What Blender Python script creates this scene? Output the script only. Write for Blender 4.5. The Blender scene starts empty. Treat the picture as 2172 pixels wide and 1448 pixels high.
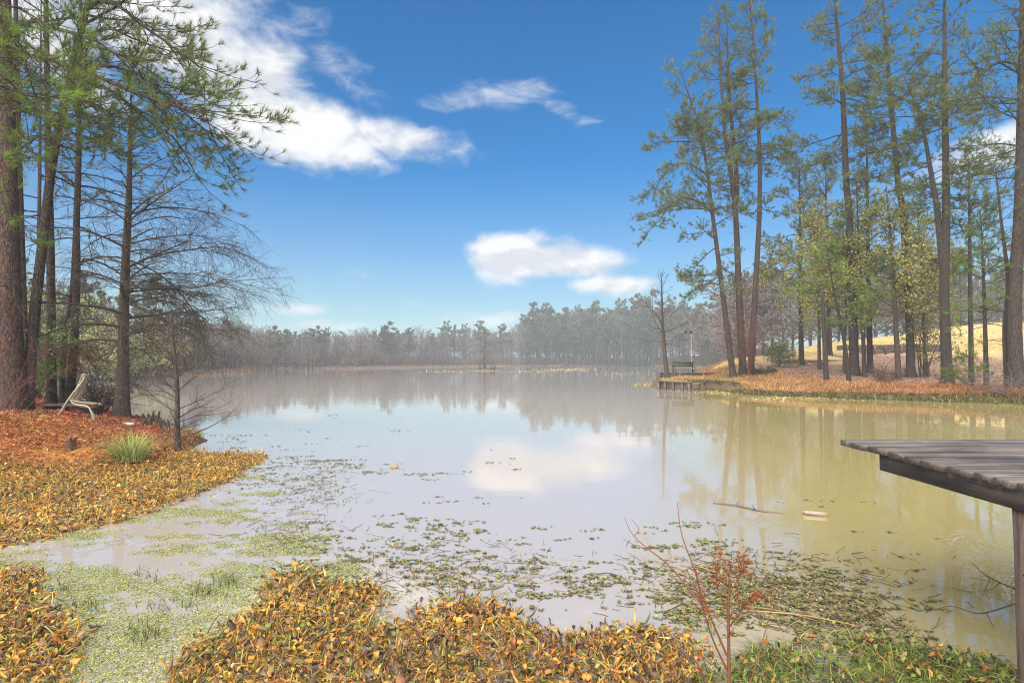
import bpy, math, random
import numpy as np
from mathutils import Vector

# ------------------------------------------------------------------ camera, sky, sun, exposure
scene = bpy.context.scene
col = scene.collection
R = math.radians
F = 2172 * 20.0 / 36.0            # focal length in photo pixels
EYE = 1.8                         # eye height over the water (z = 0)
PITCH = math.atan(44 / F)
cam_d = bpy.data.cameras.new('camera'); cam_d.lens = 20.0; cam_d.sensor_width = 36.0
cam_d.clip_start = 0.05; cam_d.clip_end = 6000
cam = bpy.data.objects.new('camera', cam_d); col.objects.link(cam)
cam.location = (0, 0, EYE); cam.rotation_euler = (R(90) + PITCH, 0, 0)
scene.camera = cam
scene.view_settings.view_transform = 'Standard'; scene.view_settings.look = 'None'
scene.view_settings.exposure = 0.95; scene.view_settings.gamma = 1.0
scene.view_settings.use_curve_mapping = False
scene.cycles.use_denoising = True
try:
    scene.cycles.denoiser = 'OPENIMAGEDENOISE'
    scene.cycles.denoising_input_passes = 'RGB_ALBEDO_NORMAL'
    scene.cycles.denoising_prefilter = 'NONE'
except Exception: pass
scene.cycles.max_bounces = 4; scene.cycles.diffuse_bounces = 2; scene.cycles.glossy_bounces = 2
scene.cycles.transmission_bounces = 3; scene.cycles.volume_bounces = 0; scene.cycles.transparent_max_bounces = 8
scene.cycles.sample_clamp_indirect = 6.0; scene.cycles.filter_width = 1.1

SUN_EL, SUN_AZ = 50.0, 205.0      # azimuth clockwise from +Y: behind the camera, a little to the left
sun_d = bpy.data.lights.new('sun', 'SUN'); sun_d.energy = 4.8; sun_d.angle = R(95); sun_d.color = (1.0, 0.91, 0.80)
sun = bpy.data.objects.new('sun', sun_d); col.objects.link(sun)
sv = Vector((math.sin(R(SUN_AZ)) * math.cos(R(SUN_EL)), math.cos(R(SUN_AZ)) * math.cos(R(SUN_EL)), math.sin(R(SUN_EL))))
sun.rotation_euler = sv.to_track_quat('Z', 'Y').to_euler()

def P(px, py, D):
    """the point at forward distance D seen at photo pixel px,py"""
    u = (px - 1086) / F; v = (724 - py) / F
    cy = math.cos(PITCH) - math.sin(PITCH) * v; cz = math.sin(PITCH) + math.cos(PITCH) * v
    return np.array([u * D / cy, D, EYE + cz * D / cy])
def W(px, py, z=0.0):
    """the point at height z seen at photo pixel px,py (below the horizon)"""
    a = P(px, py, 1.0) - np.array([0, 0, EYE])
    t = (z - EYE) / a[2]
    return np.array([a[0] * t, a[1] * t, z])

class NT:
    """short hand for building node trees"""
    def __init__(s, nt): s.nt = nt
    def n(s, t, **kw):
        o = s.nt.nodes.new(t)
        for k, v in kw.items(): setattr(o, k, v)
        return o
    def set(s, sock, v):
        if hasattr(v, 'is_linked') or isinstance(v, bpy.types.NodeSocket): s.nt.links.new(v, sock)
        else: sock.default_value = v
    def m(s, op, a, b=None, c=None, clamp=False):
        o = s.n('ShaderNodeMath', operation=op); o.use_clamp = clamp
        s.set(o.inputs[0], a)
        if b is not None: s.set(o.inputs[1], b)
        if c is not None: s.set(o.inputs[2], c)
        return o.outputs[0]
    def vm(s, op, a, b=None):
        o = s.n('ShaderNodeVectorMath', operation=op); s.set(o.inputs[0], a)
        if b is not None: s.set(o.inputs[1], b)
        return o.outputs['Value'] if op in ('LENGTH', 'DISTANCE', 'DOT_PRODUCT') else o.outputs[0]
    def mix(s, f, a, b, mode='MIX'):
        o = s.n('ShaderNodeMix', data_type='RGBA', blend_type=mode)
        s.set(o.inputs[0], f); s.set(o.inputs[6], a); s.set(o.inputs[7], b)
        return o.outputs[2]
    def ss(s, x, a, b):
        o = s.n('ShaderNodeMapRange', interpolation_type='SMOOTHSTEP')
        s.set(o.inputs[0], x); s.set(o.inputs[1], a); s.set(o.inputs[2], b)
        return o.outputs[0]
    def noise(s, v, scale, detail=4, rough=0.55, dist=0.0):
        o = s.n('ShaderNodeTexNoise'); s.set(o.inputs['Vector'], v)
        s.set(o.inputs['Scale'], scale); s.set(o.inputs['Detail'], detail); s.set(o.inputs['Roughness'], rough)
        s.set(o.inputs['Distortion'], dist)
        return o.outputs['Fac']
    def scale(s, v, xyz):
        o = s.n('ShaderNodeMapping'); s.set(o.inputs[0], v); o.inputs['Scale'].default_value = xyz
        return o.outputs[0]
    def ramp(s, f, stops):
        o = s.n('ShaderNodeValToRGB'); s.set(o.inputs[0], f)
        e = o.color_ramp.elements
        while len(e) < len(stops): e.new(0.5)
        for k, (p, c) in enumerate(stops):
            e[k].position = p; e[k].color = (*c, 1)
        return o.outputs[0]

world = bpy.data.worlds.new('World'); scene.world = world; world.use_nodes = True
wt = world.node_tree; wt.nodes.clear(); N = NT(wt)
SKY_STRENGTH = 0.11
sky = N.n('ShaderNodeTexSky', sky_type='NISHITA'); sky.sun_disc = False
sky.sun_elevation = R(SUN_EL); sky.sun_rotation = R(SUN_AZ)
sky.air_density = 1.0; sky.dust_density = 0.6; sky.ozone_density = 3.0
hs = N.n('ShaderNodeHueSaturation'); hs.inputs['Hue'].default_value = 0.494; hs.inputs['Saturation'].default_value = 1.72; hs.inputs['Value'].default_value = 0.74
wt.links.new(sky.outputs[0], hs.inputs['Color'])
dirv = N.n('ShaderNodeTexCoord').outputs['Generated']
sep = N.n('ShaderNodeSeparateXYZ'); wt.links.new(dirv, sep.inputs[0])
az = N.m('ARCTAN2', sep.outputs[0], sep.outputs[1])                     # radians, 0 = straight ahead
el = N.m('ARCSINE', sep.outputs[2])
def azel(px, py):
    d = P(px, py, 1.0) - np.array([0, 0, EYE]); d /= np.linalg.norm(d)
    return math.atan2(d[0], d[1]), math.asin(d[2])
# clouds: heaps of soft ellipses given by azimuth and elevation, broken up by noise; the same scattered sky goes on all round
azel_v = N.n('ShaderNodeCombineXYZ'); wt.links.new(az, azel_v.inputs[0]); wt.links.new(el, azel_v.inputs[1])
def blob(cx, cy, rx, ry, rot, amp):
    a0, e0 = azel(cx, cy)
    mp = N.n('ShaderNodeMapping', vector_type='TEXTURE'); wt.links.new(azel_v.outputs[0], mp.inputs[0])
    mp.inputs['Location'].default_value = (a0, e0, 0); mp.inputs['Rotation'].default_value = (0, 0, rot); mp.inputs['Scale'].default_value = (rx / F, ry / F, 1)
    return N.m('MULTIPLY', N.m('POWER', 0.4066, N.vm('DOT_PRODUCT', mp.outputs[0], mp.outputs[0])), amp)
def total(bl):
    t = bl[0]
    for b in bl[1:]: t = N.m('MAXIMUM', t, b)
    return t
heap = total([blob(330, -60, 220, 190, 0, 1.1), blob(430, 60, 95, 110, 0, .95), blob(540, 190, 140, 110, -.5, 1.15), blob(650, 260, 190, 75, -.2, 1.12),
              blob(820, 290, 190, 48, -.12, .92), blob(120, 60, 320, 150, .1, .8), blob(720, 345, 190, 22, .1, .55),
              blob(1080, 546, 92, 56, 0, 1.3), blob(1190, 556, 140, 42, -.05, 1.15), blob(1290, 604, 115, 25, 0, 1.05),
              blob(2130, 315, 150, 42, .2, .95), blob(720, 690, 85, 16, 0, .8), blob(1080, 680, 230, 34, 0, .70), blob(640, 655, 150, 20, 0, .55)])
wisp = total([blob(590, 80, 110, 50, .5, .66), blob(720, 140, 160, 50, -.4, .58), blob(1050, 205, 210, 34, .12, .72), blob(1200, 235, 100, 26, -.4, .60),
              blob(700, 590, 330, 26, .1, .42), blob(1950, 250, 220, 70, .2, .42), blob(900, 320, 200, 30, -.1, .5)])
nv = N.scale(dirv, (1, 1, 1.7))
n1 = N.noise(nv, 8.0, 8, 0.60, 0.2); n1b = N.noise(N.vm('ADD', nv, (-.012, 0, .030)), 8.0, 3, 0.55, 0.2); n2 = N.noise(N.scale(dirv, (1, 1, 2.6)), 13.0, 5, 0.66, 0.7)
hf = N.m('ADD', heap, N.m('MULTIPLY', N.m('SUBTRACT', n1, 0.5), 1.55))
wf = N.m('ADD', wisp, N.m('MULTIPLY', N.m('SUBTRACT', n2, 0.5), 1.25))
# scattered cloud beyond the part of the sky that the photograph shows
away = N.ss(N.m('MAXIMUM', N.m('ABSOLUTE', az), N.m('MULTIPLY', el, 1.45)), 0.86, 1.05)
gf = N.m('MULTIPLY', away, N.ss(N.noise(nv, 2.6, 5, 0.55), 0.47, 0.62))
up = N.ss(el, -0.02, 0.06)
a_h = N.ss(hf, 0.36, 0.98); a_w = N.m('MULTIPLY', N.ss(wf, 0.34, 1.05), 0.68)
alpha = N.m('MULTIPLY', N.m('MAXIMUM', N.m('MAXIMUM', a_h, a_w), gf), up, clamp=True)
shade = N.ss(N.m('SUBTRACT', n1, n1b), -0.10, 0.08)
ccol = N.mix(shade, (3.5, 3.65, 4.0, 1), (4.75, 4.75, 4.8, 1))
low = N.ss(el, 0.36, 0.0)
base = N.mix(N.m('MULTIPLY', low, 0.55), N.vm('MULTIPLY', hs.outputs[0], (.30, .92, 1.0)), (2.60, 2.75, 2.80, 1))
skyc = N.mix(alpha, base, ccol)
bg = N.n('ShaderNodeBackground'); bg.inputs[1].default_value = SKY_STRENGTH; wt.links.new(skyc, bg.inputs[0])
world.cycles.sampling_method = 'MANUAL'; world.cycles.sample_map_resolution = 256
wo = N.n('ShaderNodeOutputWorld'); wt.links.new(bg.outputs[0], wo.inputs[0])

# ------------------------------------------------------------------ mesh helpers
rng = np.random.default_rng(7)
def nrm(a): return a / np.maximum(np.linalg.norm(a, axis=-1, keepdims=True), 1e-9)
class MB:
    """collects vertices, triangles and quads with a colour for each vertex, and links them as ONE mesh object"""
    def __init__(s): s.v = []; s.c = []; s.f = {3: [], 4: []}; s.n = 0
    def add(s, v, f, c=(.5, .5, .5)):
        v = np.asarray(v, float).reshape(-1, 3); f = np.asarray(f, int)
        c = np.asarray(c, float)
        if c.ndim == 1: c = np.tile(c, (len(v), 1))
        s.v.append(v); s.c.append(c); s.f[f.shape[1]].append(f + s.n); s.n += len(v)
        return s
    def mesh(s, name, off=(0, 0, 0), smooth=True):
        v = np.concatenate(s.v) - np.asarray(off); c = np.concatenate(s.c)
        t = np.concatenate(s.f[3]) if s.f[3] else np.zeros((0, 3), int)
        q = np.concatenate(s.f[4]) if s.f[4] else np.zeros((0, 4), int)
        me = bpy.data.meshes.new(name)
        me.vertices.add(len(v)); me.vertices.foreach_set('co', v.astype(np.float32).ravel())
        nl = t.size + q.size; me.loops.add(nl)
        me.loops.foreach_set('vertex_index', np.concatenate([t.ravel(), q.ravel()]).astype(np.int32))
        me.polygons.add(len(t) + len(q))
        ls = np.concatenate([np.arange(len(t)) * 3, t.size + np.arange(len(q)) * 4]).astype(np.int32)
        me.polygons.foreach_set('loop_start', ls)
        if smooth: me.polygons.foreach_set('use_smooth', np.ones(len(ls), bool))
        me.update(calc_edges=True)
        a = me.color_attributes.new('col', 'FLOAT_COLOR', 'POINT')
        a.data.foreach_set('color', np.concatenate([c, np.ones((len(c), 1))], 1).astype(np.float32).ravel())
        return me
    def build(s, name, mat, parent=None, smooth=True):
        off = np.array(parent.location) if parent else np.zeros(3)
        g = parent
        while g is not None and g.parent is not None:
            g = g.parent; off = off + np.array(g.location)
        me = s.mesh(name, off, smooth); me.materials.append(mat)
        o = bpy.data.objects.new(name, me); col.objects.link(o)
        if parent: o.parent = parent
        return o
    def box(s, c, size, rz=0.0, colr=(.5, .5, .5), rx=0.0, jit=0.0):
        h = np.array(size) / 2
        v = np.array([[x, y, z] for x in (-1, 1) for y in (-1, 1) for z in (-1, 1)], float) * h
        if jit: v += rng.normal(0, jit, v.shape)
        if rx: v = v @ np.array([[1, 0, 0], [0, math.cos(rx), math.sin(rx)], [0, -math.sin(rx), math.cos(rx)]])
        cz, sz = math.cos(rz), math.sin(rz)
        v = v @ np.array([[cz, sz, 0], [-sz, cz, 0], [0, 0, 1]]) + np.asarray(c)
        return s.add(v, [[0, 1, 3, 2], [4, 6, 7, 5], [0, 4, 5, 1], [2, 3, 7, 6], [0, 2, 6, 4], [1, 5, 7, 3]], colr)
    def tubes(s, pts, rad, sides=4, colr=(.5, .5, .5), cap=True):
        """a batch of tubes: pts (B,N,3), rad (B,N)"""
        pts = np.asarray(pts, float); rad = np.asarray(rad, float)
        if pts.ndim == 2: pts = pts[None]; rad = rad[None]
        B, n, _ = pts.shape
        if B == 0: return s
        t = np.empty_like(pts); t[:, 1:-1] = pts[:, 2:] - pts[:, :-2]; t[:, 0] = pts[:, 1] - pts[:, 0]; t[:, -1] = pts[:, -1] - pts[:, -2]
        t = nrm(t); mean = nrm(pts[:, -1] - pts[:, 0])
        ref = np.where(np.abs(mean[:, 2:3]) > .8, np.array([[1., 0, 0]]), np.array([[0, 0, 1.]]))[:, None, :]
        u = nrm(np.cross(t, np.broadcast_to(ref, t.shape))); w = np.cross(t, u)
        a = np.arange(sides) * 2 * np.pi / sides
        ring = pts[:, :, None] + rad[:, :, None, None] * (u[:, :, None] * np.cos(a)[:, None] + w[:, :, None] * np.sin(a)[:, None])
        idx = np.arange(B * n * sides).reshape(B, n, sides)
        i0 = idx[:, :-1]; i1 = idx[:, 1:]
        q = np.stack([i0, np.roll(i0, -1, 2), np.roll(i1, -1, 2), i1], -1).reshape(-1, 4)
        cc = np.asarray(colr, float)
        if cc.ndim == 2 and len(cc) == B: cc = np.repeat(cc, n * sides, 0)
        s.add(ring.reshape(-1, 3), q, cc)
        return s
    def capped(s, pts, rad, sides=10, colr=(.5, .5, .5)):
        """one tube with both ends closed"""
        n0 = s.n; s.tubes(pts, rad, sides, colr); n1 = s.n
        for ring, p in ((np.arange(sides) + n0, pts[0]), (np.arange(sides) + n1 - sides, pts[-1])):
            k = s.n; s.v.append(np.asarray(p, float)[None]); s.c.append(np.asarray(colr, float)[None]); s.n += 1
            s.f[3].append(np.stack([ring, np.roll(ring, -1), np.full(sides, k)], 1))
        return s
def smooth_line(p, n):
    """a Catmull-Rom curve through the points p, resampled to n"""
    p = np.asarray(p, float)
    e = np.vstack([2 * p[0] - p[1], p, 2 * p[-1] - p[-2]]); out = []
    for k in range(len(p) - 1):
        a, b, c, d = e[k:k + 4]
        for t in np.linspace(0, 1, 12, endpoint=False):
            out.append(.5 * (2 * b + (c - a) * t + (2 * a - 5 * b + 4 * c - d) * t * t + (3 * b - a - 3 * c + d) * t ** 3))
    out.append(p[-1]); out = np.array(out)
    L = np.r_[0, np.cumsum(np.linalg.norm(np.diff(out, axis=0), axis=1))]
    s = np.linspace(0, L[-1], n)
    return np.stack([np.interp(s, L, out[:, k]) for k in range(3)], 1)
def tag(o, label=None, cat=None, group=None, kind=None):
    if label: o['label'] = label
    if cat: o['category'] = cat
    if group: o['group'] = group
    if kind: o['kind'] = kind
    return o
def thing(name, label, cat, loc, group=None):
    o = bpy.data.objects.new(name, None); col.objects.link(o); o.location = [float(x) for x in loc]; o.empty_display_size = .2
    return tag(o, label, cat, group)
def copy_tree(root, loc, rz=0.0, sc=1.0, label=None, group=None):
    r = root.copy(); col.objects.link(r); r.location = [float(x) for x in loc]; r.rotation_euler = (0, 0, rz); r.scale = (sc,) * 3 if np.isscalar(sc) else sc
    if label: r['label'] = label
    if group: r['group'] = group
    for ch in root.children:
        c = ch.copy(); col.objects.link(c); c.parent = r
    return r

# ------------------------------------------------------------------ materials
def new_mat(name):
    m = bpy.data.materials.new(name); m.use_nodes = True; nt = m.node_tree; nt.nodes.clear()
    return m, NT(nt)
def finish(m, N, bsdf, disp=None):
    o = N.n('ShaderNodeOutputMaterial'); N.nt.links.new(bsdf, o.inputs[0])
    return m
def attr_mat(name, rough=.7, bump=0.0, bscale=40.0, var=.35, nscale=6.0, spec=.25, translucent=0.0, stretch=(1, 1, 1)):
    """vertex colour broken up by noise"""
    m, N = new_mat(name)
    a = N.n('ShaderNodeAttribute', attribute_name='col').outputs['Color']
    tc = N.scale(N.n('ShaderNodeTexCoord').outputs['Object'], stretch)
    k = N.m('MULTIPLY_ADD', N.noise(tc, nscale, 5, .6), 2 * var, 1 - var)
    c = N.vm('MULTIPLY', a, N.n('ShaderNodeCombineXYZ').outputs[0])
    cx = c.node.inputs[1].links[0].from_node
    for i in range(3): N.nt.links.new(k, cx.inputs[i])
    b = N.n('ShaderNodeBsdfPrincipled'); N.nt.links.new(c, b.inputs['Base Color'])
    b.inputs['Roughness'].default_value = rough; b.inputs['Specular IOR Level'].default_value = spec
    if bump:
        bp = N.n('ShaderNodeBump'); bp.inputs['Strength'].default_value = bump; bp.inputs['Distance'].default_value = .02
        N.nt.links.new(N.noise(tc, bscale, 6, .65), bp.inputs['Height']); N.nt.links.new(bp.outputs[0], b.inputs['Normal'])
    out = b.outputs[0]
    if translucent:
        t = N.n('ShaderNodeBsdfTranslucent'); N.nt.links.new(c, t.inputs[0])
        mx = N.n('ShaderNodeMixShader'); mx.inputs[0].default_value = translucent
        N.nt.links.new(out, mx.inputs[1]); N.nt.links.new(t.outputs[0], mx.inputs[2]); out = mx.outputs[0]
    return finish(m, N, out)
def bark_mat(name, dark, light, red, plate=9.0, bump=.9, lichen=0.0):
    """plated bark, cracks running up the trunk"""
    m, N = new_mat(name)
    tc = N.n('ShaderNodeTexCoord').outputs['Object']
    wob = N.n('ShaderNodeTexNoise'); N.nt.links.new(tc, wob.inputs[0]); wob.inputs['Scale'].default_value = 7; wob.inputs['Detail'].default_value = 4
    v0 = N.vm('ADD', tc, N.vm('MULTIPLY', wob.outputs['Color'], (.16, .16, .5)))
    v = N.scale(v0, (1, 1, .22))
    vo = N.n('ShaderNodeTexVoronoi', feature='DISTANCE_TO_EDGE'); N.nt.links.new(v, vo.inputs[0]); vo.inputs['Scale'].default_value = plate * 2.2
    fine = N.noise(N.scale(tc, (1, 1, .25)), 30, 6, .75)
    cr = N.ss(N.m('MULTIPLY_ADD', N.m('SUBTRACT', fine, .5), .25, vo.outputs['Distance']), -0.03, 0.14)
    big = N.noise(tc, 1.3, 4, .6)
    c = N.mix(N.m('MULTIPLY', N.m('MULTIPLY_ADD', cr, .6, .4), N.m('MULTIPLY_ADD', fine, 1.3, .15), clamp=True), (*dark, 1), (*light, 1))
    c = N.mix(N.ss(big, .42, .68), c, N.mix(cr, (*dark, 1), (*red, 1)))
    if lichen:
        c = N.mix(N.m('MULTIPLY', N.ss(N.noise(tc, 16, 5, .7), .60, .68), lichen), c, (.42, .43, .38, 1))
    b = N.n('ShaderNodeBsdfPrincipled'); N.nt.links.new(c, b.inputs['Base Color']); b.inputs['Roughness'].default_value = .85
    b.inputs['Specular IOR Level'].default_value = .2
    bp = N.n('ShaderNodeBump'); bp.inputs['Strength'].default_value = bump; bp.inputs['Distance'].default_value = .03
    N.nt.links.new(N.m('MULTIPLY_ADD', fine, .4, cr), bp.inputs['Height']); N.nt.links.new(bp.outputs[0], b.inputs['Normal'])
    return finish(m, N, b.outputs[0])
def wood_mat(name, a, b_, axis=0, rough=.55, wet=.0, spec=.4):
    """weathered board: grain along one axis, stains"""
    m, N = new_mat(name)
    tc = N.n('ShaderNodeTexCoord').outputs['Object']
    rnd = N.n('ShaderNodeObjectInfo').outputs['Random']
    sc = [14, 14, 14]; sc[axis] = .8
    off = N.n('ShaderNodeCombineXYZ')
    for i in range(3): N.nt.links.new(N.m('MULTIPLY', rnd, 37.0), off.inputs[i])
    v = N.scale(N.vm('ADD', tc, off.outputs[0]), sc)
    g = N.noise(v, 2.2, 8, .65, .4); st = N.noise(tc, 2.3, 5, .6)
    f = N.m('ADD', N.m('MULTIPLY', g, .75), N.m('MULTIPLY', st, .35))
    c = N.mix(N.ss(f, .36, .72), (*a, 1), (*b_, 1))
    k = N.m('MULTIPLY_ADD', rnd, .5, .75)
    cx = N.n('ShaderNodeCombineXYZ')
    for i in range(3): N.nt.links.new(k, cx.inputs[i])
    c = N.vm('MULTIPLY', c, cx.outputs[0])
    if name == 'dock':      # lichen on the weathered board ends
        sp = N.n('ShaderNodeSeparateXYZ'); N.nt.links.new(tc, sp.inputs[0])
        c = N.mix(N.m('MULTIPLY', N.ss(sp.outputs[0], -.565, -.60), N.ss(N.noise(tc, 28, 5, .7), .45, .62)), c, (.10, .088, .06, 1))
    b = N.n('ShaderNodeBsdfPrincipled'); N.nt.links.new(c, b.inputs['Base Color'])
    N.nt.links.new(N.m('MULTIPLY_ADD', st, -wet, rough + wet * .4), b.inputs['Roughness']); b.inputs['Specular IOR Level'].default_value = spec
    bp = N.n('ShaderNodeBump'); bp.inputs['Strength'].default_value = .55; bp.inputs['Distance'].default_value = .006
    N.nt.links.new(g, bp.inputs['Height']); N.nt.links.new(bp.outputs[0], b.inputs['Normal'])
    return finish(m, N, b.outputs[0])
M = dict(
    pine_bark=bark_mat('pine_bark', (.024, .017, .014), (.105, .078, .066), (.135, .068, .05), 8.0),
    pine_bark_grey=bark_mat('pine_bark_grey', (.020, .016, .013), (.085, .069, .058), (.085, .054, .04), 9.0, .9, .30),
    cypress_bark=bark_mat('cypress_bark', (.034, .027, .022), (.115, .090, .073), (.11, .075, .058), 15.0, .6, .8),
    twig=attr_mat('twig', .85, 0, 40, .3, 3.0, .15),
    needle=attr_mat('needle', .55, 0, 40, .3, 1.2, .3, .28),
    leaf=attr_mat('leaf', .55, 0, 40, .3, 2.0, .3, .35),
    hyacinth=attr_mat('hyacinth', .42, .25, 60, .45, 22.0, .45, .22),
    float_leaf=attr_mat('float_leaf', .5, 0, 60, .35, 14.0, .4, .2),
    straw=attr_mat('straw', .8, 0, 60, .35, 5.0, .2, .2),
    far_leaf=attr_mat('far_leaf', .8, 0, 40, .35, .25, .1, .2),
    dock=wood_mat('dock', (.020, .017, .015), (.19, .160, .138), 0, .5, .25, .35),
    dock_dark=wood_mat('dock_dark', (.020, .016, .014), (.13, .105, .09), 1, .7),
    post=wood_mat('post', (.018, .015, .014), (.17, .115, .095), 2, .7),
    timber=wood_mat('timber', (.05, .038, .032), (.20, .155, .13), 0, .8),
    timber_post=wood_mat('timber_post', (.12, .07, .035), (.33, .21, .11), 2, .8),
    bench=wood_mat('bench', (.035, .038, .028), (.13, .13, .10), 0, .7),
    chair=attr_mat('chair', .55, .2, 30, .35, 12, .4),
    stone=attr_mat('stone', .8, .5, 25, .3, 9, .3),
    metal=attr_mat('metal', .45, 0, 30, .15, 6, .5),
)
# ------------------------------------------------------------------ the lake and the ground
shore_px = [(200, 1000, 0), (300, 985, 0), (390, 957, 0), (432, 935, 0), (420, 915, 0), (365, 905, 0), (285, 878, 0), (200, 857, 0), (100, 843, 0), (0, 836, 0)]
S = [W(x, y, z)[:2] for x, y, z in shore_px]
lake = ([(-30, 6.5), (-14, 7.6), (-8.6, 9.0)] + [tuple(p) for p in S] +
        [(-52, 40), (-80, 44), (-62, 47), (-43, 50), (-40.5, 62), (-43, 76), (-45, 90), (-50, 108), (-58, 125), (-66, 150), (-60, 170), (-48, 160), (-40, 185), (-26, 225), (-8, 255), (10, 268),
         (34, 272), (60, 265), (66, 240), (62, 190), (52, 140), (40, 100), (29, 76), (21, 62), (14.2, 55), (12.2, 47.5), (10.2, 41), (9.9, 38.4), (11.2, 36.2), (13.0, 37.6), (13.6, 36.6),
         (12.9, 34.2), (13.3, 31.5), (15.2, 28.6), (18.3, 27.0), (21.4, 23.8), (27, 20), (40, 15), (60, 11), (60, 4), (9, 2.6), (3.4, 2.95), (1.9, 3.15), (1.0, 2.75), (-1.2, 2.3), (-5, 2.2), (-12, 3.4), (-30, 4.0)])
lake = np.array(lake, float)
def wave2(x, y, k=1.0, s=0.0):
    return (np.sin(x * 1.3 * k + 1.7 + s + 1.1 * np.sin(y * .7 * k)) + np.sin(y * 1.7 * k + .3 - s + .9 * np.sin(x * 1.1 * k)) + .6 * np.sin((x + y) * 2.9 * k + s) + .5 * np.sin((x - y) * 3.7 * k)) / 3.1
def lake_dist(x, y):
    """signed distance to the shore, positive on land"""
    x = np.asarray(x, float); y = np.asarray(y, float); p = np.stack([x.ravel(), y.ravel()], 1)
    best = np.full(len(p), 1e9); inside = np.zeros(len(p), bool)
    for k in range(len(lake)):
        a = lake[k]; b = lake[(k + 1) % len(lake)]; e = b - a
        t = np.clip(((p - a) @ e) / (e @ e), 0, 1)
        best = np.minimum(best, np.hypot(*(p - a - t[:, None] * e).T))
        c = (a[1] > p[:, 1]) != (b[1] > p[:, 1])
        with np.errstate(divide='ignore', invalid='ignore'):
            inside ^= c & (p[:, 0] < (b[0] - a[0]) * (p[:, 1] - a[1]) / (b[1] - a[1]) + a[0])
    return (np.where(inside, -best, best)).reshape(x.shape)
def sst(x, a, b):
    t = np.clip((x - a) / (b - a), 0, 1); return t * t * (3 - 2 * t)
def gz(x, y):
    """height of the ground"""
    x = np.asarray(x, float); y = np.asarray(y, float); d = lake_dist(x, y)
    d = d + wave2(x, y, .9) * np.clip(.12 + .004 * np.hypot(x, y), 0, 1.0)
    z = np.where(d < 0, np.maximum(d * .35, -1.2), 0)
    dl = np.maximum(d, 0)
    left = .22 * np.minimum(dl, 2.5) + .10 * np.clip(dl - 2.5, 0, 5)
    near = .16 * np.minimum(dl, 3)
    wall_pt = sst(x, 9, 10) * sst(y, 34.5, 35.2) * (1 - sst(x, 13.3, 16)) * (1 - sst(y, 60, 66))
    tt = y + .12 * x
    prof = np.interp(tt, [30, 34, 40, 44, 50.8, 57.5, 66, 76, 88, 100, 130], [.45, .55, .90, 1.15, 1.62, 2.55, 3.3, 4.4, 6.8, 8.3, 9.3])
    prof = prof + .43 * sst(y + .2857 * x, 54.85, 55.15) * (1 - sst(x, 27.6, 30)) * (1 - sst(tt, 54, 62)) + .52 * sst(y + .385 * x, 65.75, 66.05) * sst(x, 28, 30)
    prof = np.minimum(prof, np.interp(x / np.maximum(y, 1), [.30, .42, .467, .55, .674, .78, .87, 1.2], [1.6, 2.2, 2.5, 3.8, 5.2, 6.7, 7.5, 8.2]))
    right = .34 * np.minimum(dl, 1.4) * (1 - sst(dl, 1.4, 6)) + prof * sst(dl, .9, 5.5)
    point = .52 + .02 * dl
    far = .16 * np.minimum(dl, 3) + .012 * np.clip(dl - 3, 0, 200)
    wr = sst(x - .16 * np.maximum(y - 45, 0), 14, 19.5) * sst(y, 10, 20) * (1 - sst(y, 110, 150))
    wl = (1 - sst(x, -7, -5)) * sst(y, 7, 9) * (1 - sst(y, 40, 60))
    wn = 1 - sst(y, 6, 9)
    h = far * (1 - wr) + right * wr
    h = h * (1 - wl) + left * wl
    h = h * (1 - wn) + near * wn
    h = h * (1 - wall_pt) + np.where(dl > 0, point, 0) * wall_pt
    return np.where(d > 0, h + .03 * wave2(x, y, 2.3, 1.) * np.minimum(dl, 1), z)
def gz1(x, y): return float(gz(np.array([x]), np.array([y]))[0])
def onground(px, D):
    p = P(px, 768, D); return np.array([p[0], D, gz1(p[0], D)])

th = np.concatenate([np.linspace(-50, 50, 420), np.linspace(50, 310, 110)[1:-1]]) * np.pi / 180
rr = np.concatenate([[0.0], np.geomspace(.6, 900, 330)])
TH, RR = np.meshgrid(th, rr); GX = RR * np.sin(TH); GY = RR * np.cos(TH); GZ = gz(GX, GY)
nr, nt_ = GX.shape
idx = np.arange(nr * nt_).reshape(nr, nt_)
q = np.stack([idx[:-1], np.roll(idx, -1, 1)[:-1], np.roll(idx, -1, 1)[1:], idx[1:]], -1).reshape(-1, 4)[:, ::-1]
D_ = lake_dist(GX, GY)
def cmix(a, b, t): return a * (1 - t[..., None]) + b * t[..., None]
C3 = lambda *c: np.array(c, float)
gc = np.broadcast_to(C3(.15, .105, .06), GX.shape + (3,))
wr = sst(GX - .10 * np.maximum(GY - 50, 0), 11.5, 15) * sst(GY, 10, 20) * (1 - sst(GY, 120, 150))
lit = cmix(np.broadcast_to(C3(.31, .15, .075), GX.shape + (3,)), C3(.34, .215, .145), sst(D_ + wave2(GX, GY, .5), 5, 9))
lawn = np.maximum(sst(GY + .2857 * GX, 54.9, 55.2) * (1 - sst(GX, 28, 29)), sst(GY + .385 * GX, 65.8, 66.1))
lawn2 = np.broadcast_to(C3(.55, .42, .18), GX.shape + (3,)) * (1 + .12 * wave2(GX, GY, .35)[..., None])
rc = cmix(lit, lawn2, lawn)
rc = cmix(rc, C3(.11, .10, .035), 1 - sst(D_, .5, 1.0))
gc = cmix(gc, rc, wr)
wl = (1 - sst(GX, -6.8, -5)) * sst(GY, 6.5, 8) * (1 - sst(GY, 40, 55))
lc = cmix(np.broadcast_to(C3(.32, .085, .045), GX.shape + (3,)), C3(.44, .20, .06), sst(wave2(GX, GY, .8, 2.) + .25 * (12.6 - GY), -.2, .9))
lc = cmix(lc, C3(.10, .075, .04), 1 - sst(D_, .15, .7))
gc = cmix(gc, lc, wl)
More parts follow.
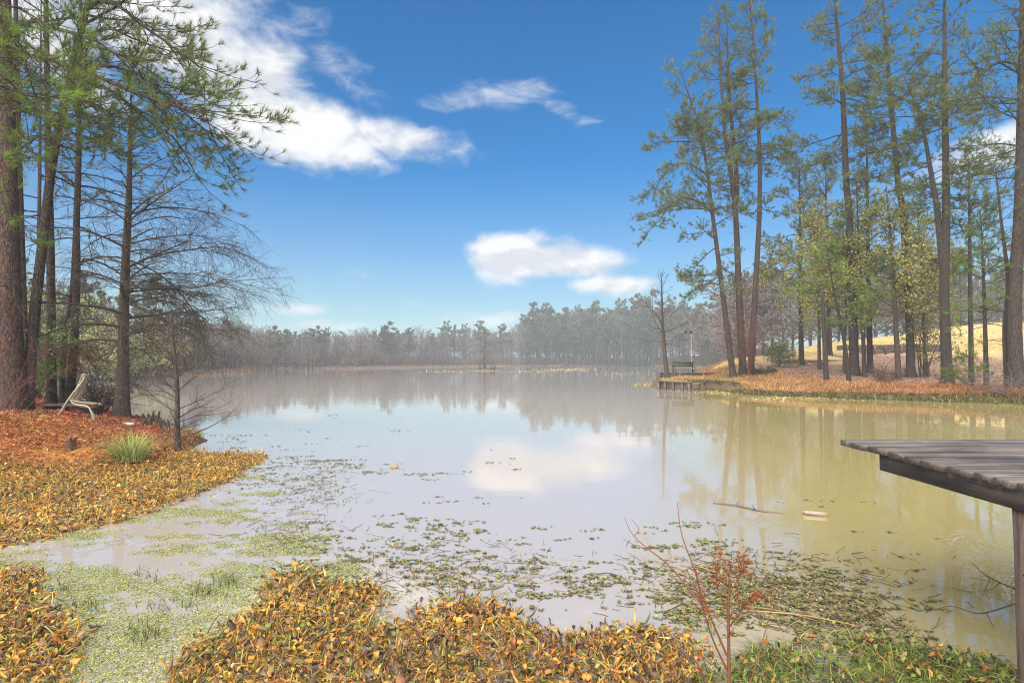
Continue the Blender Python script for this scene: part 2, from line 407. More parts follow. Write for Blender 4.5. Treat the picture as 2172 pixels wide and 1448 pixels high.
pt = sst(GX, 9, 10) * sst(GY, 34.5, 35.2) * (1 - sst(GX, 14, 17)) * (1 - sst(GY, 66, 72))
gc = cmix(gc, cmix(np.broadcast_to(C3(.17, .115, .07), GX.shape + (3,)), C3(.33, .27, .10), sst(D_, .5, 1.1)), pt)
nearc = cmix(np.broadcast_to(C3(.10, .085, .04), GX.shape + (3,)), C3(.16, .13, .05), sst(wave2(GX, GY, 2.), -.3, .6))
gc = cmix(gc, nearc, 1 - sst(GY, 5.5, 7))
gc = cmix(gc, C3(.20, .135, .08), (1 - sst(D_, 1, 7)) * sst(GY, 60, 80))
gc = cmix(gc, C3(.09, .075, .04), 1 - sst(D_, -.4, .05))
mg, N = new_mat('ground')
a = N.n('ShaderNodeAttribute', attribute_name='col').outputs['Color']; tc = N.n('ShaderNodeTexCoord').outputs['Object']
n1 = N.noise(tc, 1.6, 6, .65); n2 = N.noise(tc, 22, 6, .75)
k = N.m('ADD', N.m('MULTIPLY', n1, .7), N.m('MULTIPLY_ADD', n2, 1.3, .0))
cx = N.n('ShaderNodeCombineXYZ')
for i in range(3): N.nt.links.new(k, cx.inputs[i])
c = N.vm('MULTIPLY', a, cx.outputs[0])
b = N.n('ShaderNodeBsdfPrincipled'); N.nt.links.new(c, b.inputs[0]); b.inputs['Roughness'].default_value = .9; b.inputs['Specular IOR Level'].default_value = .15
bp = N.n('ShaderNodeBump'); bp.inputs['Strength'].default_value = .8; bp.inputs['Distance'].default_value = .05
N.nt.links.new(n2, bp.inputs['Height']); N.nt.links.new(bp.outputs[0], b.inputs['Normal'])
finish(mg, N, b.outputs[0])
g = MB().add(np.stack([GX, GY, GZ], -1), q, gc.reshape(-1, 3)).build('ground', mg); tag(g, kind='structure')

mw, N = new_mat('lake_water')
tc = N.n('ShaderNodeTexCoord').outputs['Object']
b = N.n('ShaderNodeBsdfPrincipled')
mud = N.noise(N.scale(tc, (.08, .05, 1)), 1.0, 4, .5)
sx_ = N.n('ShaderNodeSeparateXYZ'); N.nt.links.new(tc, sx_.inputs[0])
# pale sky reflection painted into the open water's colour; muddy olive towards the right
sky_to_olive = N.ss(N.m('ADD', N.m('MULTIPLY_ADD', sx_.outputs[1], -.28, sx_.outputs[0]), N.m('MULTIPLY', mud, 3.0)), .4, 3.6)
body = N.mix(sky_to_olive, (.375, .332, .288, 1), N.mix(N.ss(mud, .3, .7), (.32, .26, .10, 1), (.38, .315, .14, 1)))
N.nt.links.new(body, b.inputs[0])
b.inputs['Roughness'].default_value = .015; b.inputs['IOR'].default_value = 2.5
r1 = N.noise(N.scale(tc, (.55, 1.6, 1)), 1.2, 3, .5); r2 = N.noise(N.scale(tc, (1, 2.0, 1)), 7.0, 3, .55)
calm = N.ss(N.noise(N.scale(tc, (.05, .14, 1)), 1.0, 3, .5), .46, .64)      # streaks of breeze
hgt = N.m('ADD', N.m('MULTIPLY', r1, .22), N.m('MULTIPLY', r2, N.m('MULTIPLY_ADD', calm, .10, .02)))
# rings spreading from drops and from the dock post
sp = N.n('ShaderNodeSeparateXYZ'); N.nt.links.new(tc, sp.inputs[0])
for (px, py, amp, rad, lam) in ((2140, 1165, .03, 1.0, .085), (1870, 1120, .028, .8, .06), (1600, 1110, .03, .55, .06), (2010, 1190, .02, .6, .06), (1905, 1330, .02, .35, .045), (1760, 1075, .02, .5, .06), (1960, 1040, .02, .8, .07), (1560, 1250, .015, .3, .04)):
    w = W(px, py)
    d = N.vm('DISTANCE', tc, (w[0], w[1], 0.0))
    env = N.m('MULTIPLY', N.ss(d, rad, rad * .15), amp * 2.2)
    hgt = N.m('ADD', hgt, N.m('MULTIPLY', N.m('SINE', N.m('MULTIPLY', d, 2 * math.pi / lam)), env))
bp = N.n('ShaderNodeBump'); bp.inputs['Strength'].default_value = .5; bp.inputs['Distance'].default_value = .017
N.nt.links.new(hgt, bp.inputs['Height']); N.nt.links.new(bp.outputs[0], b.inputs['Normal'])
finish(mw, N, b.outputs[0])
lo, hi = lake.min(0) - 8, lake.max(0) + 8
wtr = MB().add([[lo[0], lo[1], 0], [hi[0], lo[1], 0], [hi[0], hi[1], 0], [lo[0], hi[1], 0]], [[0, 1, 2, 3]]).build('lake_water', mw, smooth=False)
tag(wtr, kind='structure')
# ------------------------------------------------------------------ growing trees
def grow(base, d, length, n, droop, upturn, wig, rg):
    """a batch of curved branches: base (B,3), d (B,3), length (B,) -> points (B,n,3)"""
    B = len(base); s = np.linspace(0, 1, n - 1)[None, :, None]
    droop = np.broadcast_to(np.asarray(droop, float), (B,))[:, None, None]; upturn = np.broadcast_to(np.asarray(upturn, float), (B,))[:, None, None]
    dd = np.repeat(nrm(d)[:, None, :], n - 1, 1).copy()
    dd[:, :, 2:3] += -droop * s + upturn * s * s
    w = rg.normal(0, 1, (B, n - 1, 3)) * wig
    w = np.cumsum(w, 1) * .6
    dd = nrm(dd + w)
    st = dd * (np.asarray(length, float)[:, None, None] / (n - 1))
    return np.concatenate([base[:, None], base[:, None] + np.cumsum(st, 1)], 1)
def taper(r0, r1, n, p=.9):
    s = np.linspace(0, 1, n)[None]
    r0 = np.atleast_1d(r0)[:, None]; r1 = np.broadcast_to(np.atleast_1d(r1), (len(r0),))[:, None]
    return r1 + (r0 - r1) * (1 - s) ** p
def kids(pts, rad, per, t0, t1, ang, flat, rg):
    """attachment points of side shoots: parent index, place, direction, t, parent radius"""
    B, n, _ = pts.shape
    per = np.broadcast_to(np.asarray(per), (B,)).astype(int)
    b = np.repeat(np.arange(B), per); m = len(b)
    t = rg.uniform(t0, t1, m); x = t * (n - 1); i = np.minimum(x.astype(int), n - 2); f = (x - i)[:, None]
    p = pts[b, i] * (1 - f) + pts[b, i + 1] * f
    tg = nrm(pts[b, i + 1] - pts[b, i]); r = rad[b, i]
    side = nrm(np.cross(tg, np.array([0, 0, 1.])) + 1e-4) * rg.choice([-1, 1], m)[:, None]
    rnd = rg.normal(0, 1, (m, 3)); rnd -= tg * (rnd * tg).sum(1, keepdims=True)
    sd = nrm(side * flat + nrm(rnd) * (1 - flat))
    a = np.asarray(rg.normal(ang, .18, m))[:, None]
    return b, p, tg * np.cos(a) + sd * np.sin(a), t, r
def needles(mb, c, d, k, ln, w, spread, cols, rg):
    """tufts of needles: k thin triangles fanning from each point c along d"""
    m = len(c)
    dd = np.repeat(d, k, 0) + rg.normal(0, 1, (m * k, 3)) * spread; dd = nrm(dd)
    c0 = np.repeat(c, k, 0) - np.repeat(d, k, 0) * (rg.uniform(-.1, .7, (m * k, 1)) * np.mean(ln) * .6)
    L = ln * rg.uniform(.7, 1.15, (m * k, 1))
    tip = c0 + dd * L; tip[:, 2] -= .12 * L[:, 0]
    sd = nrm(np.cross(dd, rg.normal(0, 1, (m * k, 3)))) * w * .5
    v = np.stack([c0 - sd, c0 + sd, tip], 1).reshape(-1, 3)
    cc = np.repeat(cols, k, 0) * rg.uniform(.75, 1.2, (m * k, 1)); cc = np.repeat(cc, 3, 0)
    mb.add(v, np.arange(len(v)).reshape(-1, 3), cc)
def leaves(mb, c, d, ln, wd, cols, rg, flat=.5):
    """small pointed leaves, folded along the middle"""
    m = len(c); d = nrm(d); s = nrm(np.cross(d, nrm(rg.normal(0, 1, (m, 3)) * (1 - flat) + np.array([0, 0, 1.]) * flat)))
    up = np.cross(s, d); ln = np.broadcast_to(ln, (m,))[:, None]; wd = np.broadcast_to(wd, (m,))[:, None]
    v = np.stack([c, c + d * ln * .5 + s * wd * .5 + up * wd * .15, c + d * ln, c + d * ln * .5 - s * wd * .5 + up * wd * .15], 1).reshape(-1, 3)
    i = np.arange(m)[:, None] * 4
    mb.add(v, np.concatenate([i + [0, 1, 2], i + [0, 2, 3]]), np.repeat(cols, 4, 0))
def pal(cs, m, rg, j=.12):
    cs = np.array(cs, float); c = cs[rg.integers(0, len(cs), m)]
    return np.clip(c * (1 + rg.normal(0, j, (m, 1))) * (1 + rg.normal(0, .04, (m, 3))), .004, 1)
def trunk_radius(h, H, r0, flare=.5, fh=.35):
    s = np.clip(h / H, 0, 1)
    return r0 * (1 - s) ** .7 + .012 + r0 * flare * np.exp(-h / fh)
def plant(pts):
    """put a trunk's first point on the ground"""
    pts = np.array(pts, float); pts[0, 2] = gz1(pts[0, 0], pts[0, 1]) - .12
    return pts
PINE = [(.15, .21, .05), (.19, .25, .06), (.24, .26, .075), (.16, .18, .06)]
PINE_DULL = [(.16, .23, .065), (.20, .27, .075), (.26, .29, .10), (.20, .20, .09)]
PINE_BRIGHT = [(.19, .31, .05), (.25, .36, .06), (.16, .25, .05)]
def pine(name, label, line, H, r0, crown, nlimb, limbL, seed, group=None, bias=None, bark='pine_bark', cols=PINE, k=11, ln=.20, w=.012, limbs=(), dens=1.0, forks=(), stubs=6, fill=1.0, elev=(0.0, 1.0), cat='pine tree', limb_fac=1.0):
    """line: points on the trunk from the ground up, extended to height H; crown: heights where the limbs start and end"""
    rg = np.random.default_rng(seed)
    line = plant(line); top = line[-1]; base = line[0]
    if base[2] + H > top[2] + .3:
        dr = nrm((line[-1] - line[-2])[None])[0]; line = np.vstack([line, top + dr * (base[2] + H - top[2]) / max(dr[2], .3)])
    tp = smooth_line(line, 40); h = tp[:, 2] - base[2]
    root = thing(name, label, cat, base, group)
    wood = MB(); fol = MB()
    tr = trunk_radius(np.r_[0, np.cumsum(np.linalg.norm(np.diff(tp, axis=0), axis=1))], np.sum(np.linalg.norm(np.diff(tp, axis=0), axis=1)), r0)
    stems = [(tp, tr)]
    for f in forks:
        fp = smooth_line(f[0], 28); stems.append((fp, taper([f[1]], [.015], 28, .8)[0]))
    for sp_, sr in stems: wood.tubes(sp_, sr, 12)
    L1 = []; 
    for si, (sp_, sr) in enumerate(stems):
        hh = sp_[:, 2] - base[2]; lo_, hi_ = crown; nl = nlimb if si == 0 else int(nlimb * .6)
        if si: lo_ = max(lo_, hh[0] + .5)
        hs_ = lo_ + (min(hi_, hh[-1]) - lo_) * rg.uniform(0, 1, nl) ** .85
        b0 = np.stack([np.interp(hs_, hh, sp_[:, i]) for i in range(3)], 1); rr_ = np.interp(hs_, hh, sr)
        rel = (hs_ - lo_) / max(hi_ - lo_, .1)
        az_ = rg.uniform(0, 2 * np.pi, nl)
        dx = np.stack([np.cos(az_), np.sin(az_)], 1)
        if bias is not None:
            dx = dx + np.array(bias)[None]; dx = nrm(dx)
        e = elev[0] + (elev[1] - elev[0]) * rel ** 1.2 + rg.normal(0, .16, nl)
        d = np.concatenate([dx * np.cos(e)[:, None], np.sin(e)[:, None]], 1)
        prof = (1.0 - .72 * rel ** 1.4) * (.55 + .45 * np.minimum(rel * 5, 1))
        Ls = limbL * prof * rg.uniform(.55, 1.15, nl)
        pts = grow(b0, d, Ls, 9, rg.uniform(.3, .9, nl), rg.uniform(.2, .9, nl), .13, rg)
        L1.append((pts, taper(np.minimum(.008 + .0105 * Ls * limb_fac, rr_ * .55), .006, 9), Ls))
        if stubs and si == 0:
            hs2 = rg.uniform(max(lo_ * .35, 1.0), lo_, stubs); bb = np.stack([np.interp(hs2, hh, sp_[:, i]) for i in range(3)], 1)
            az_ = rg.uniform(0, 6.28, stubs); dd = np.stack([np.cos(az_), np.sin(az_), rg.uniform(-.1, .4, stubs)], 1)
            sp2 = grow(bb, dd, rg.uniform(.3, 1.3, stubs), 6, .3, .2, .2, rg); wood.tubes(sp2, taper(np.full(stubs, .018), .004, 6), 4)
    for lp, lr in limbs:
        lp = smooth_line(lp, 9); L1.append((lp[None] + np.cumsum(rg.normal(0, .015, (1, 9, 3)), 1), taper([lr], [.008], 9, .8), np.array([np.linalg.norm(np.diff(lp, axis=0), axis=1).sum()])))
    P1 = np.concatenate([a[0] for a in L1]); R1 = np.concatenate([a[1] for a in L1]); LL = np.concatenate([a[2] for a in L1])
    wood.tubes(P1, R1, 6)
    b_, p, d, t, r = kids(P1, R1, np.maximum(3, LL * 3.4 * dens).astype(int), .18, 1.0, .75, .55, rg)
    l2 = LL[b_] * .40 * (1.05 - .55 * t) * rg.uniform(.5, 1.2, len(b_)) + .18
    P2 = grow(p, d, l2, 6, .25, .5, .16, rg); R2 = taper(np.minimum(r * .6, .012), .004, 6); wood.tubes(P2, R2, 4)
    b_, p, d, t, r = kids(P2, R2, np.maximum(2, l2 * 4.2 * dens).astype(int), .3, 1.0, .7, .3, rg)
    l3 = rg.uniform(.12, .45, len(b_)) * (.6 + .4 * np.minimum(limbL / 3, 1)); P3 = grow(p, d, l3, 4, -.1, .5, .18, rg); R3 = taper(np.full(len(b_), .0055), .0035, 4); wood.tubes(P3, R3, 3)
    ends = np.concatenate([P3[:, -1], P2[:, -1], P1[:, -1]]); dirs = nrm(np.concatenate([P3[:, -1] - P3[:, -2], P2[:, -1] - P2[:, -2], P1[:, -1] - P1[:, -2]]))
    m2 = rg.random(len(P3)) < .55 * fill
    ends = np.concatenate([ends, P3[m2, 1]]); dirs = np.concatenate([dirs, nrm(P3[m2, 2] - P3[m2, 1])])
    keep = rg.random(len(ends)) < fill; ends = ends[keep]; dirs = dirs[keep]
    tone = .8 + .25 * wave2(ends[:, 0] * 1.3, ends[:, 2] * 1.3 + ends[:, 1], 1.0, seed)[:, None]
    dirs = nrm(dirs + np.array([0, 0, .35]))
    needles(fol, ends, dirs, k, ln, w, .42, pal(cols, len(ends), rg) * tone, rg)
    wood.build('trunk', M[bark], root); fol.build('foliage', M['needle'], root)
    return root, len(ends)
BROWN = (.095, .072, .058)
def bare(name, label, line, r0, nlimb, limbL, span, seed, group=None, sub=(3.2, 7.0), e=(.25, .9), droop=.5, upturn=.1, bark='cypress_bark', twig=BROWN, tw=.0035, flat=.7, hang=.6, bias=None, profile='cone', flare=1.0, fh=.5, H=None, limbs=(), cat='cypress tree', leafs=None, wide=1.0):
    """a leafless tree with limbs, side shoots and fine hanging twigs"""
    rg = np.random.default_rng(seed); line = plant(line); base = line[0]
    tp = smooth_line(line, 30); arc = np.r_[0, np.cumsum(np.linalg.norm(np.diff(tp, axis=0), axis=1))]
    tr = trunk_radius(arc, arc[-1], r0, flare, fh)
    root = thing(name, label, cat, base, group); tb = MB(); br = MB()
    # fluted foot
    sides = 16; tb.tubes(tp, tr, sides)
    v = tb.v[0].reshape(30, sides, 3); ctr = tp[:, None]; fl = 1 + .22 * np.cos(np.arange(sides) * 2 * np.pi / sides * 5 + seed)[None, :, None] * np.exp(-arc / (fh * 1.3))[:, None, None] * min(flare, 1.2)
    tb.v[0] = (ctr + (v - ctr) * fl).reshape(-1, 3)
    hh = arc; n = nlimb; hs_ = span[0] + (span[1] - span[0]) * (np.arange(n) + rg.random(n)) / n
    b0 = np.stack([np.interp(hs_, hh, tp[:, i]) for i in range(3)], 1); rt = np.interp(hs_, hh, tr)
    rel = (hs_ - span[0]) / (span[1] - span[0])
    az_ = np.arange(n) * 2.4 + rg.normal(0, .5, n); dx = np.stack([np.cos(az_), np.sin(az_)], 1)
    if bias is not None: dx = nrm(dx + np.array(bias)[None])
    el_ = e[0] + (e[1] - e[0]) * rel + rg.normal(0, .14, n)
    d = np.concatenate([dx * np.cos(el_)[:, None], np.sin(el_)[:, None]], 1)
    prof = (1 - .85 * rel) if profile == 'cone' else np.sin(np.clip(rel * .8 + .2, 0, 1) * np.pi) ** .6
    Ls = limbL * prof * rg.uniform(.6, 1.15, n) + .1
    P1 = grow(b0, d, Ls, 12, droop, upturn, .10, rg); R1 = taper(np.minimum(.004 + .011 * Ls * wide, rt * .5), tw, 12)
    for lp, lr in limbs:
        lp = smooth_line(lp, 12); P1 = np.concatenate([P1, lp[None]]); R1 = np.concatenate([R1, taper([lr], [tw], 12)]); Ls = np.r_[Ls, np.linalg.norm(np.diff(lp, axis=0), axis=1).sum()]
    br.tubes(P1, R1, 6, BROWN)
    b_, p, d, t, r = kids(P1, R1, np.maximum(3, Ls * sub[0]).astype(int), .12, 1, .8, flat, rg)
    l2 = Ls[b_] * .42 * (1.1 - .6 * t) * rg.uniform(.5, 1.2, len(b_)) + .08
    P2 = grow(p, d, l2, 7, droop * hang, upturn, .16, rg); R2 = taper(np.minimum(r * .65, .009 * wide), tw * .9, 7); br.tubes(P2, R2, 4, BROWN)
    b_, p, d, t, r = kids(P2, R2, np.maximum(2, l2 * sub[1]).astype(int), .15, 1, .75, flat * .7, rg)
    l3 = l2[b_] * .45 * rg.uniform(.5, 1.2, len(b_)) + .06
    P3 = grow(p, d, l3, 5, droop * hang, 0, .18, rg); R3 = taper(np.minimum(r * .7, .005 * wide), tw * .7, 5); br.tubes(P3, R3, 3, twig)
    b_, p, d, t, r = kids(P3, R3, np.maximum(1, l3 * sub[1] * .9).astype(int), .2, 1, .7, .3, rg)
    l4 = l3[b_] * .5 * rg.uniform(.5, 1.2, len(b_)) + .05
    P4 = grow(p, d, l4, 3, droop * hang, 0, .15, rg); br.tubes(P4, taper(np.full(len(b_), tw * .7), tw * .4, 3), 3, twig)
    tb.build('trunk', M[bark], root); br.build('branches', M['twig'], root)
    if leafs:
        fo = MB(); pts = np.concatenate([P4[:, -1], P3[:, -1], P3[:, 2], P4[:, 1]]); pts = np.repeat(pts, leafs.get('n', 1), 0); pts = pts + rg.normal(0, leafs['l'] * .6, pts.shape); kk = rg.random(len(pts)) < leafs['p']; pts = pts[kk]
        leaves(fo, pts, rg.normal(0, 1, (len(pts), 3)) + [0, 0, -.3], leafs['l'] * rg.uniform(.7, 1.2, len(pts)), leafs['w'], pal(leafs['c'], len(pts), rg, .2), rg, .3)
        fo.build('foliage', M['leaf'], root)
    return root

# ------------------------------------------------------------------ trees of the left bank
def PL(D, pts, D1=None):
    D1 = D if D1 is None else D1
    return [P(x, y, D + (D1 - D) * i / max(len(pts) - 1, 1)) for i, (x, y) in enumerate(pts)]
GL = 'pines on the left bank'
LIMB = dict(k=24, ln=.20, w=.008, dens=1.15)
pine('pine_tree', 'thick reddish pine trunk at the left edge, nearest of the left bank trees', PL(13.8, [(30, 868), (25, 700), (20, 450), (15, 242), (9, 0)]), 17.5, .225, (7.0, 17.2), 17, 2.8, 11, GL, cols=PINE_BRIGHT + PINE, bark='pine_bark',
     limbs=[(PL(13.7, [(14, 75), (41, 52), (69, 41), (138, 66), (193, 79), (270, 130), (335, 170)], 12.0), .055),
            (PL(13.8, [(16, 160), (60, 120), (107, 124), (173, 148), (242, 179), (304, 207), (380, 228), (455, 250)], 11.5), .06),
            (PL(13.9, [(18, 250), (28, 240), (104, 242), (166, 249), (224, 273), (276, 304)], 12.2), .035),
            (PL(13.6, [(20, 330), (60, 300), (100, 290), (150, 310)], 11.5), .03),
            (PL(13.6, [(10, 120), (40, 90), (60, 140), (90, 190)], 10.5), .03)], **LIMB)
pine('pine_tree', 'leaning pine whose trunk slants to the right beside the thick reddish trunk', PL(14.1, [(57, 862), (72, 678), (87, 545), (100, 431), (114, 328), (131, 242), (148, 173), (162, 104), (180, 35)]), 16.5, .115, (7.3, 16.2), 16, 3.0, 12, GL, bias=(.5, -.1), bark='pine_bark_grey',
     limbs=[(PL(14.0, [(140, 205), (180, 175), (221, 183), (276, 224), (331, 269), (380, 304), (420, 380)], 12.6), .05),
            (PL(14.0, [(185, 20), (207, 3), (259, 14), (311, 55), (362, 90), (420, 135), (455, 150)], 12.4), .055),
            (PL(14.0, [(150, 165), (200, 140), (290, 160), (360, 215), (430, 270), (500, 325)], 12.8), .045),
            (PL(14.1, [(118, 310), (150, 280), (210, 300), (262, 330)], 13.4), .03),
            (PL(14.1, [(165, 90), (220, 60), (300, 90), (390, 120)], 13.0), .035)], **LIMB)
pine('pine_tree', 'straight dark pine just right of the leaning trunk on the left bank', PL(17.0, [(110, 846), (108, 602), (106, 473), (102, 311), (99, 100)]), 17.5, .115, (5.8, 17), 26, 2.6, 13, GL, bias=(.25, 0), bark='pine_bark_grey', cols=PINE_DULL, k=11, ln=.19, w=.008, elev=(-.05, .9))
pine('pine_tree', 'thin curved pine stem leaning against its dark neighbour behind the wire-frame chair', PL(17.6, [(131, 845), (137, 716), (152, 621), (158, 500)]), 8.0, .07, (4.5, 7.8), 10, 1.6, 14, GL, bark='pine_bark_grey', cols=PINE_DULL, k=9, ln=.17, w=.008)
pine('pine_tree', 'dark pine behind the wire-frame chair, next to the large bare cypress', PL(17.2, [(146, 848), (158, 716), (163, 564), (162, 483), (166, 362), (168, 200)]), 15.5, .105, (4.9, 15), 30, 2.9, 15, GL, bias=(.3, 0), bark='pine_bark_grey', cols=PINE, k=14, ln=.19, w=.008, elev=(-.1, .9),
     limbs=[(PL(17.2, [(162, 570), (180, 550), (215, 560), (265, 590), (330, 640)], 16.8), .035), (PL(17.2, [(163, 560), (230, 540), (320, 570), (390, 630), (435, 700)], 17.6), .035)])
pine('pine_tree', 'pine half hidden behind the thick reddish trunk at the left edge', PL(16.0, [(55, 850), (47, 600), (40, 345), (36, 150)]), 16.0, .10, (7.5, 15.8), 18, 2.2, 16, GL, bark='pine_bark_grey', cols=PINE_DULL, k=9, ln=.19, w=.008)
pine('pine_tree', 'slender pale pine seen between the leaning and the straight trunks', PL(21.0, [(80, 835), (82, 600), (83, 483), (85, 276)]), 15.0, .075, (6.5, 14.8), 26, 2.4, 17, GL, bark='pine_bark_grey', cols=PINE_DULL, k=9, ln=.19, w=.009)
pine('pine_tree', 'near pine whose bright green needle sprays hang in from the left edge', PL(8.2, [(-190, 1000), (-180, 600), (-170, 200)]), 13.0, .15, (7.5, 12.8), 10, 1.6, 18, GL, cols=PINE_BRIGHT, k=26, ln=.20, w=.0055, dens=.7,
     limbs=[(PL(8.2, [(-170, 250), (-60, 110), (20, 90), (70, 130), (120, 120)], 7.8), .03), (PL(8.2, [(-172, 330), (-60, 200), (0, 180), (60, 210), (130, 200)], 7.6), .03), (PL(8.2, [(-175, 520), (-70, 360), (0, 360), (30, 420)], 7.8), .025), (PL(8.2, [(-170, 150), (-50, 20), (40, 20), (110, 70)], 8.4), .025), (PL(8.2, [(-176, 560), (-80, 420), (-10, 440), (25, 470)], 7.9), .02)])
GC = 'bare cypresses at the water'
cyp = bare('cypress_tree', 'large bare cypress with wide drooping twigs at the left shore', PL(16.2, [(258, 880), (261, 800), (262, 716), (266, 564), (273, 431), (275, 345), (277, 270), (279, 200)]), .155, 50, 3.6, (2.0, 9.2), 21, GC, sub=(4.6, 7.2), e=(.22, .75), droop=.8, upturn=.25, bias=(.35, -.1), flare=.75, fh=.45, profile='cone', tw=.0034,
     limbs=[(PL(16.2, [(263, 612), (330, 610), (400, 611), (480, 598), (570, 590)], 15.6), .03), (PL(16.2, [(264, 570), (320, 545), (400, 530), (480, 525), (545, 555)], 15.8), .03),
            (PL(16.2, [(262, 640), (310, 660), (370, 690), (430, 725), (470, 760)], 15.6), .028), (PL(16.2, [(272, 470), (330, 425), (390, 385), (430, 360)], 15.8), .03), (PL(16.2, [(272, 455), (350, 440), (440, 450), (520, 480)], 16.0), .03),
            (PL(16.2, [(274, 380), (310, 355), (350, 335), (385, 322)], 16.4), .022), (PL(16.2, [(262, 770), (225, 765), (190, 758)], 16.6), .018), (PL(16.2, [(263, 520), (330, 505), (420, 500), (520, 530)], 15.5), .026), (PL(16.2, [(262, 625), (320, 630), (400, 660), (460, 715)], 15.2), .024), (PL(16.2, [(262, 655), (300, 690), (345, 735), (385, 770)], 16.8), .022), (PL(16.2, [(264, 590), (330, 580), (430, 585), (530, 625)], 16.6), .026), (PL(16.2, [(262, 600), (350, 625), (430, 660), (510, 700)], 16.4), .024), (PL(16.2, [(266, 560), (220, 545), (170, 560), (120, 600)], 16.8), .022)])
bare('cypress_tree', 'small bare cypress sapling standing at the water in front of the large cypress', PL(11.4, [(376, 957), (376, 830), (372, 773), (367, 716), (364, 660)]), .045, 20, 1.35, (.35, 2.75), 22, GC, sub=(4.5, 7.5), e=(.25, .9), droop=.1, upturn=.45, flare=1.3, fh=.16, tw=.0022, hang=1.0,
     limbs=[(PL(11.4, [(377, 895), (420, 880), (470, 862), (500, 845)], 11.2), .014), (PL(11.4, [(377, 868), (430, 845), (470, 825), (505, 800)], 11.6), .013), (PL(11.4, [(374, 800), (410, 775), (450, 740), (490, 700)], 11.2), .014), (PL(11.4, [(375, 850), (330, 835), (290, 822)], 11.5), .010), (PL(11.4, [(373, 820), (320, 805), (280, 778)], 11.2), .010)])

# ------------------------------------------------------------------ trees of the right bank
GR = 'tall pines on the right bank'
RB = dict(k=18, ln=.25, w=.019, cols=PINE_DULL, dens=1.2)
pine('pine_tree', 'outermost pine of the tall trio by the bench, leaning left with long drooping limbs', PL(41, [(1556, 815), (1535, 640), (1512, 460), (1489, 294), (1455, 184)]), 22.8, .21, (6.5, 22.6), 44, 4.6, 31, GR, bias=(-.45, -.1), elev=(-.15, .9), bark='pine_bark',
     limbs=[(PL(41, [(1527, 603), (1500, 600), (1470, 612), (1450, 628)], 40), .06), (PL(41, [(1511, 450), (1470, 420), (1430, 425), (1395, 470), (1370, 490)], 39.5), .08), (PL(41, [(1500, 370), (1450, 345), (1410, 370), (1375, 405)], 40), .07), (PL(41, [(1488, 300), (1440, 300), (1400, 300), (1375, 310)], 40.5), .06)], **RB)
pine('pine_tree', 'middle pine of the tall trio by the bench, forked high above its reddish base', PL(41.5, [(1577, 813), (1568, 640), (1559, 440), (1540, 300), (1532, 208), (1524, 60)]), 27.3, .26, (12.5, 27), 42, 3.6, 32, GR, elev=(-.1, 1.0),
     forks=[(PL(41.5, [(1559, 440), (1563, 390), (1555, 294), (1544, 157), (1542, 40)], 42.5), .20)], **RB)
pine('pine_tree', 'right hand pine of the tall trio by the bench, bowing slightly right', PL(41.0, [(1592, 813), (1603, 600), (1611, 440), (1610, 298), (1600, 118), (1591, 10)]), 29.5, .215, (11.5, 29), 46, 3.5, 33, GR, elev=(-.15, .9), **RB)
pine('pine_tree', 'tall dark pine rising behind the yellow leaved trees, left of the white trunked one', PL(37.5, [(1812, 799), (1808, 620), (1800, 440), (1795, 392), (1787, 196), (1771, 0)]), 29, .28, (13, 28), 40, 4.2, 34, GR, elev=(-.05, .8), bark='pine_bark_grey', **RB)
pine('pine_tree', 'slim pine with a low crown between two tall trunks on the right bank', PL(39.5, [(1846, 787), (1842, 600), (1840, 440), (1838, 290)]), 17.5, .18, (7, 17.2), 40, 2.9, 35, GR, bark='pine_bark_grey', **RB)
pine('pine_tree', 'tall pine with lichen grey bark in the middle of the right bank', PL(36, [(1932, 807), (1928, 640), (1914, 440), (1905, 392), (1885, 157), (1873, 0)]), 27.5, .235, (11.5, 27), 42, 4.0, 36, GR, elev=(-.05, .8), bark='pine_bark_grey', **RB)
pine('pine_tree', 'double stemmed pine, thickest trunk right of the yellow leaved trees', PL(31.5, [(2010, 824), (2005, 700), (2003, 585), (2007, 440), (2004, 196), (2003, 0)]), 24.5, .26, (10.0, 24), 38, 3.4, 37, GR, elev=(0, .8), bark='pine_bark_grey',
     forks=[(PL(31.5, [(2003, 590), (1987, 440), (1979, 392), (1955, 259), (1932, 196), (1912, 149)], 32.5), .19)], **RB)
pine('pine_tree', 'massive dark pine cut off by the right edge of the picture', PL(26, [(2156, 834), (2152, 640), (2163, 440), (2167, 157), (2169, 0)]), 22.5, .29, (9.0, 22), 40, 4.0, 38, GR, bias=(-.35, -.2), bark='pine_bark_grey', k=14, ln=.24, w=.013, cols=PINE,
     limbs=[(PL(26, [(2165, 140), (2120, 130), (2080, 150), (2040, 110)], 25), .06), (PL(26, [(2165, 160), (2110, 135), (2080, 180), (2100, 260)], 24.5), .05)])
pine('pine_tree', 'young pine with bright green tiers beside the massive dark trunk', PL(27.5, [(2093, 828), (2088, 650), (2083, 518), (2081, 480)]), 8.8, .10, (2.0, 8.6), 38, 2.0, 39, GR, bark='pine_bark_grey', k=13, ln=.22, w=.014, cols=PINE_BRIGHT, elev=(-.1, .8))
pine('pine_tree', 'slender pine with a small crown behind the bright young pine', PL(33, [(2060, 792), (2058, 600), (2056, 440), (2054, 353)]), 13.5, .13, (6.0, 13.2), 34, 2.4, 40, GR, bark='pine_bark_grey', **RB)
pine('pine_tree', 'thin crooked pine just left of the massive dark trunk', PL(26.5, [(2138, 828), (2132, 700), (2138, 600), (2124, 470)]), 10.5, .12, (5, 10.3), 26, 1.9, 41, GR, bark='pine_bark_grey', k=13, ln=.22, w=.014, cols=PINE)
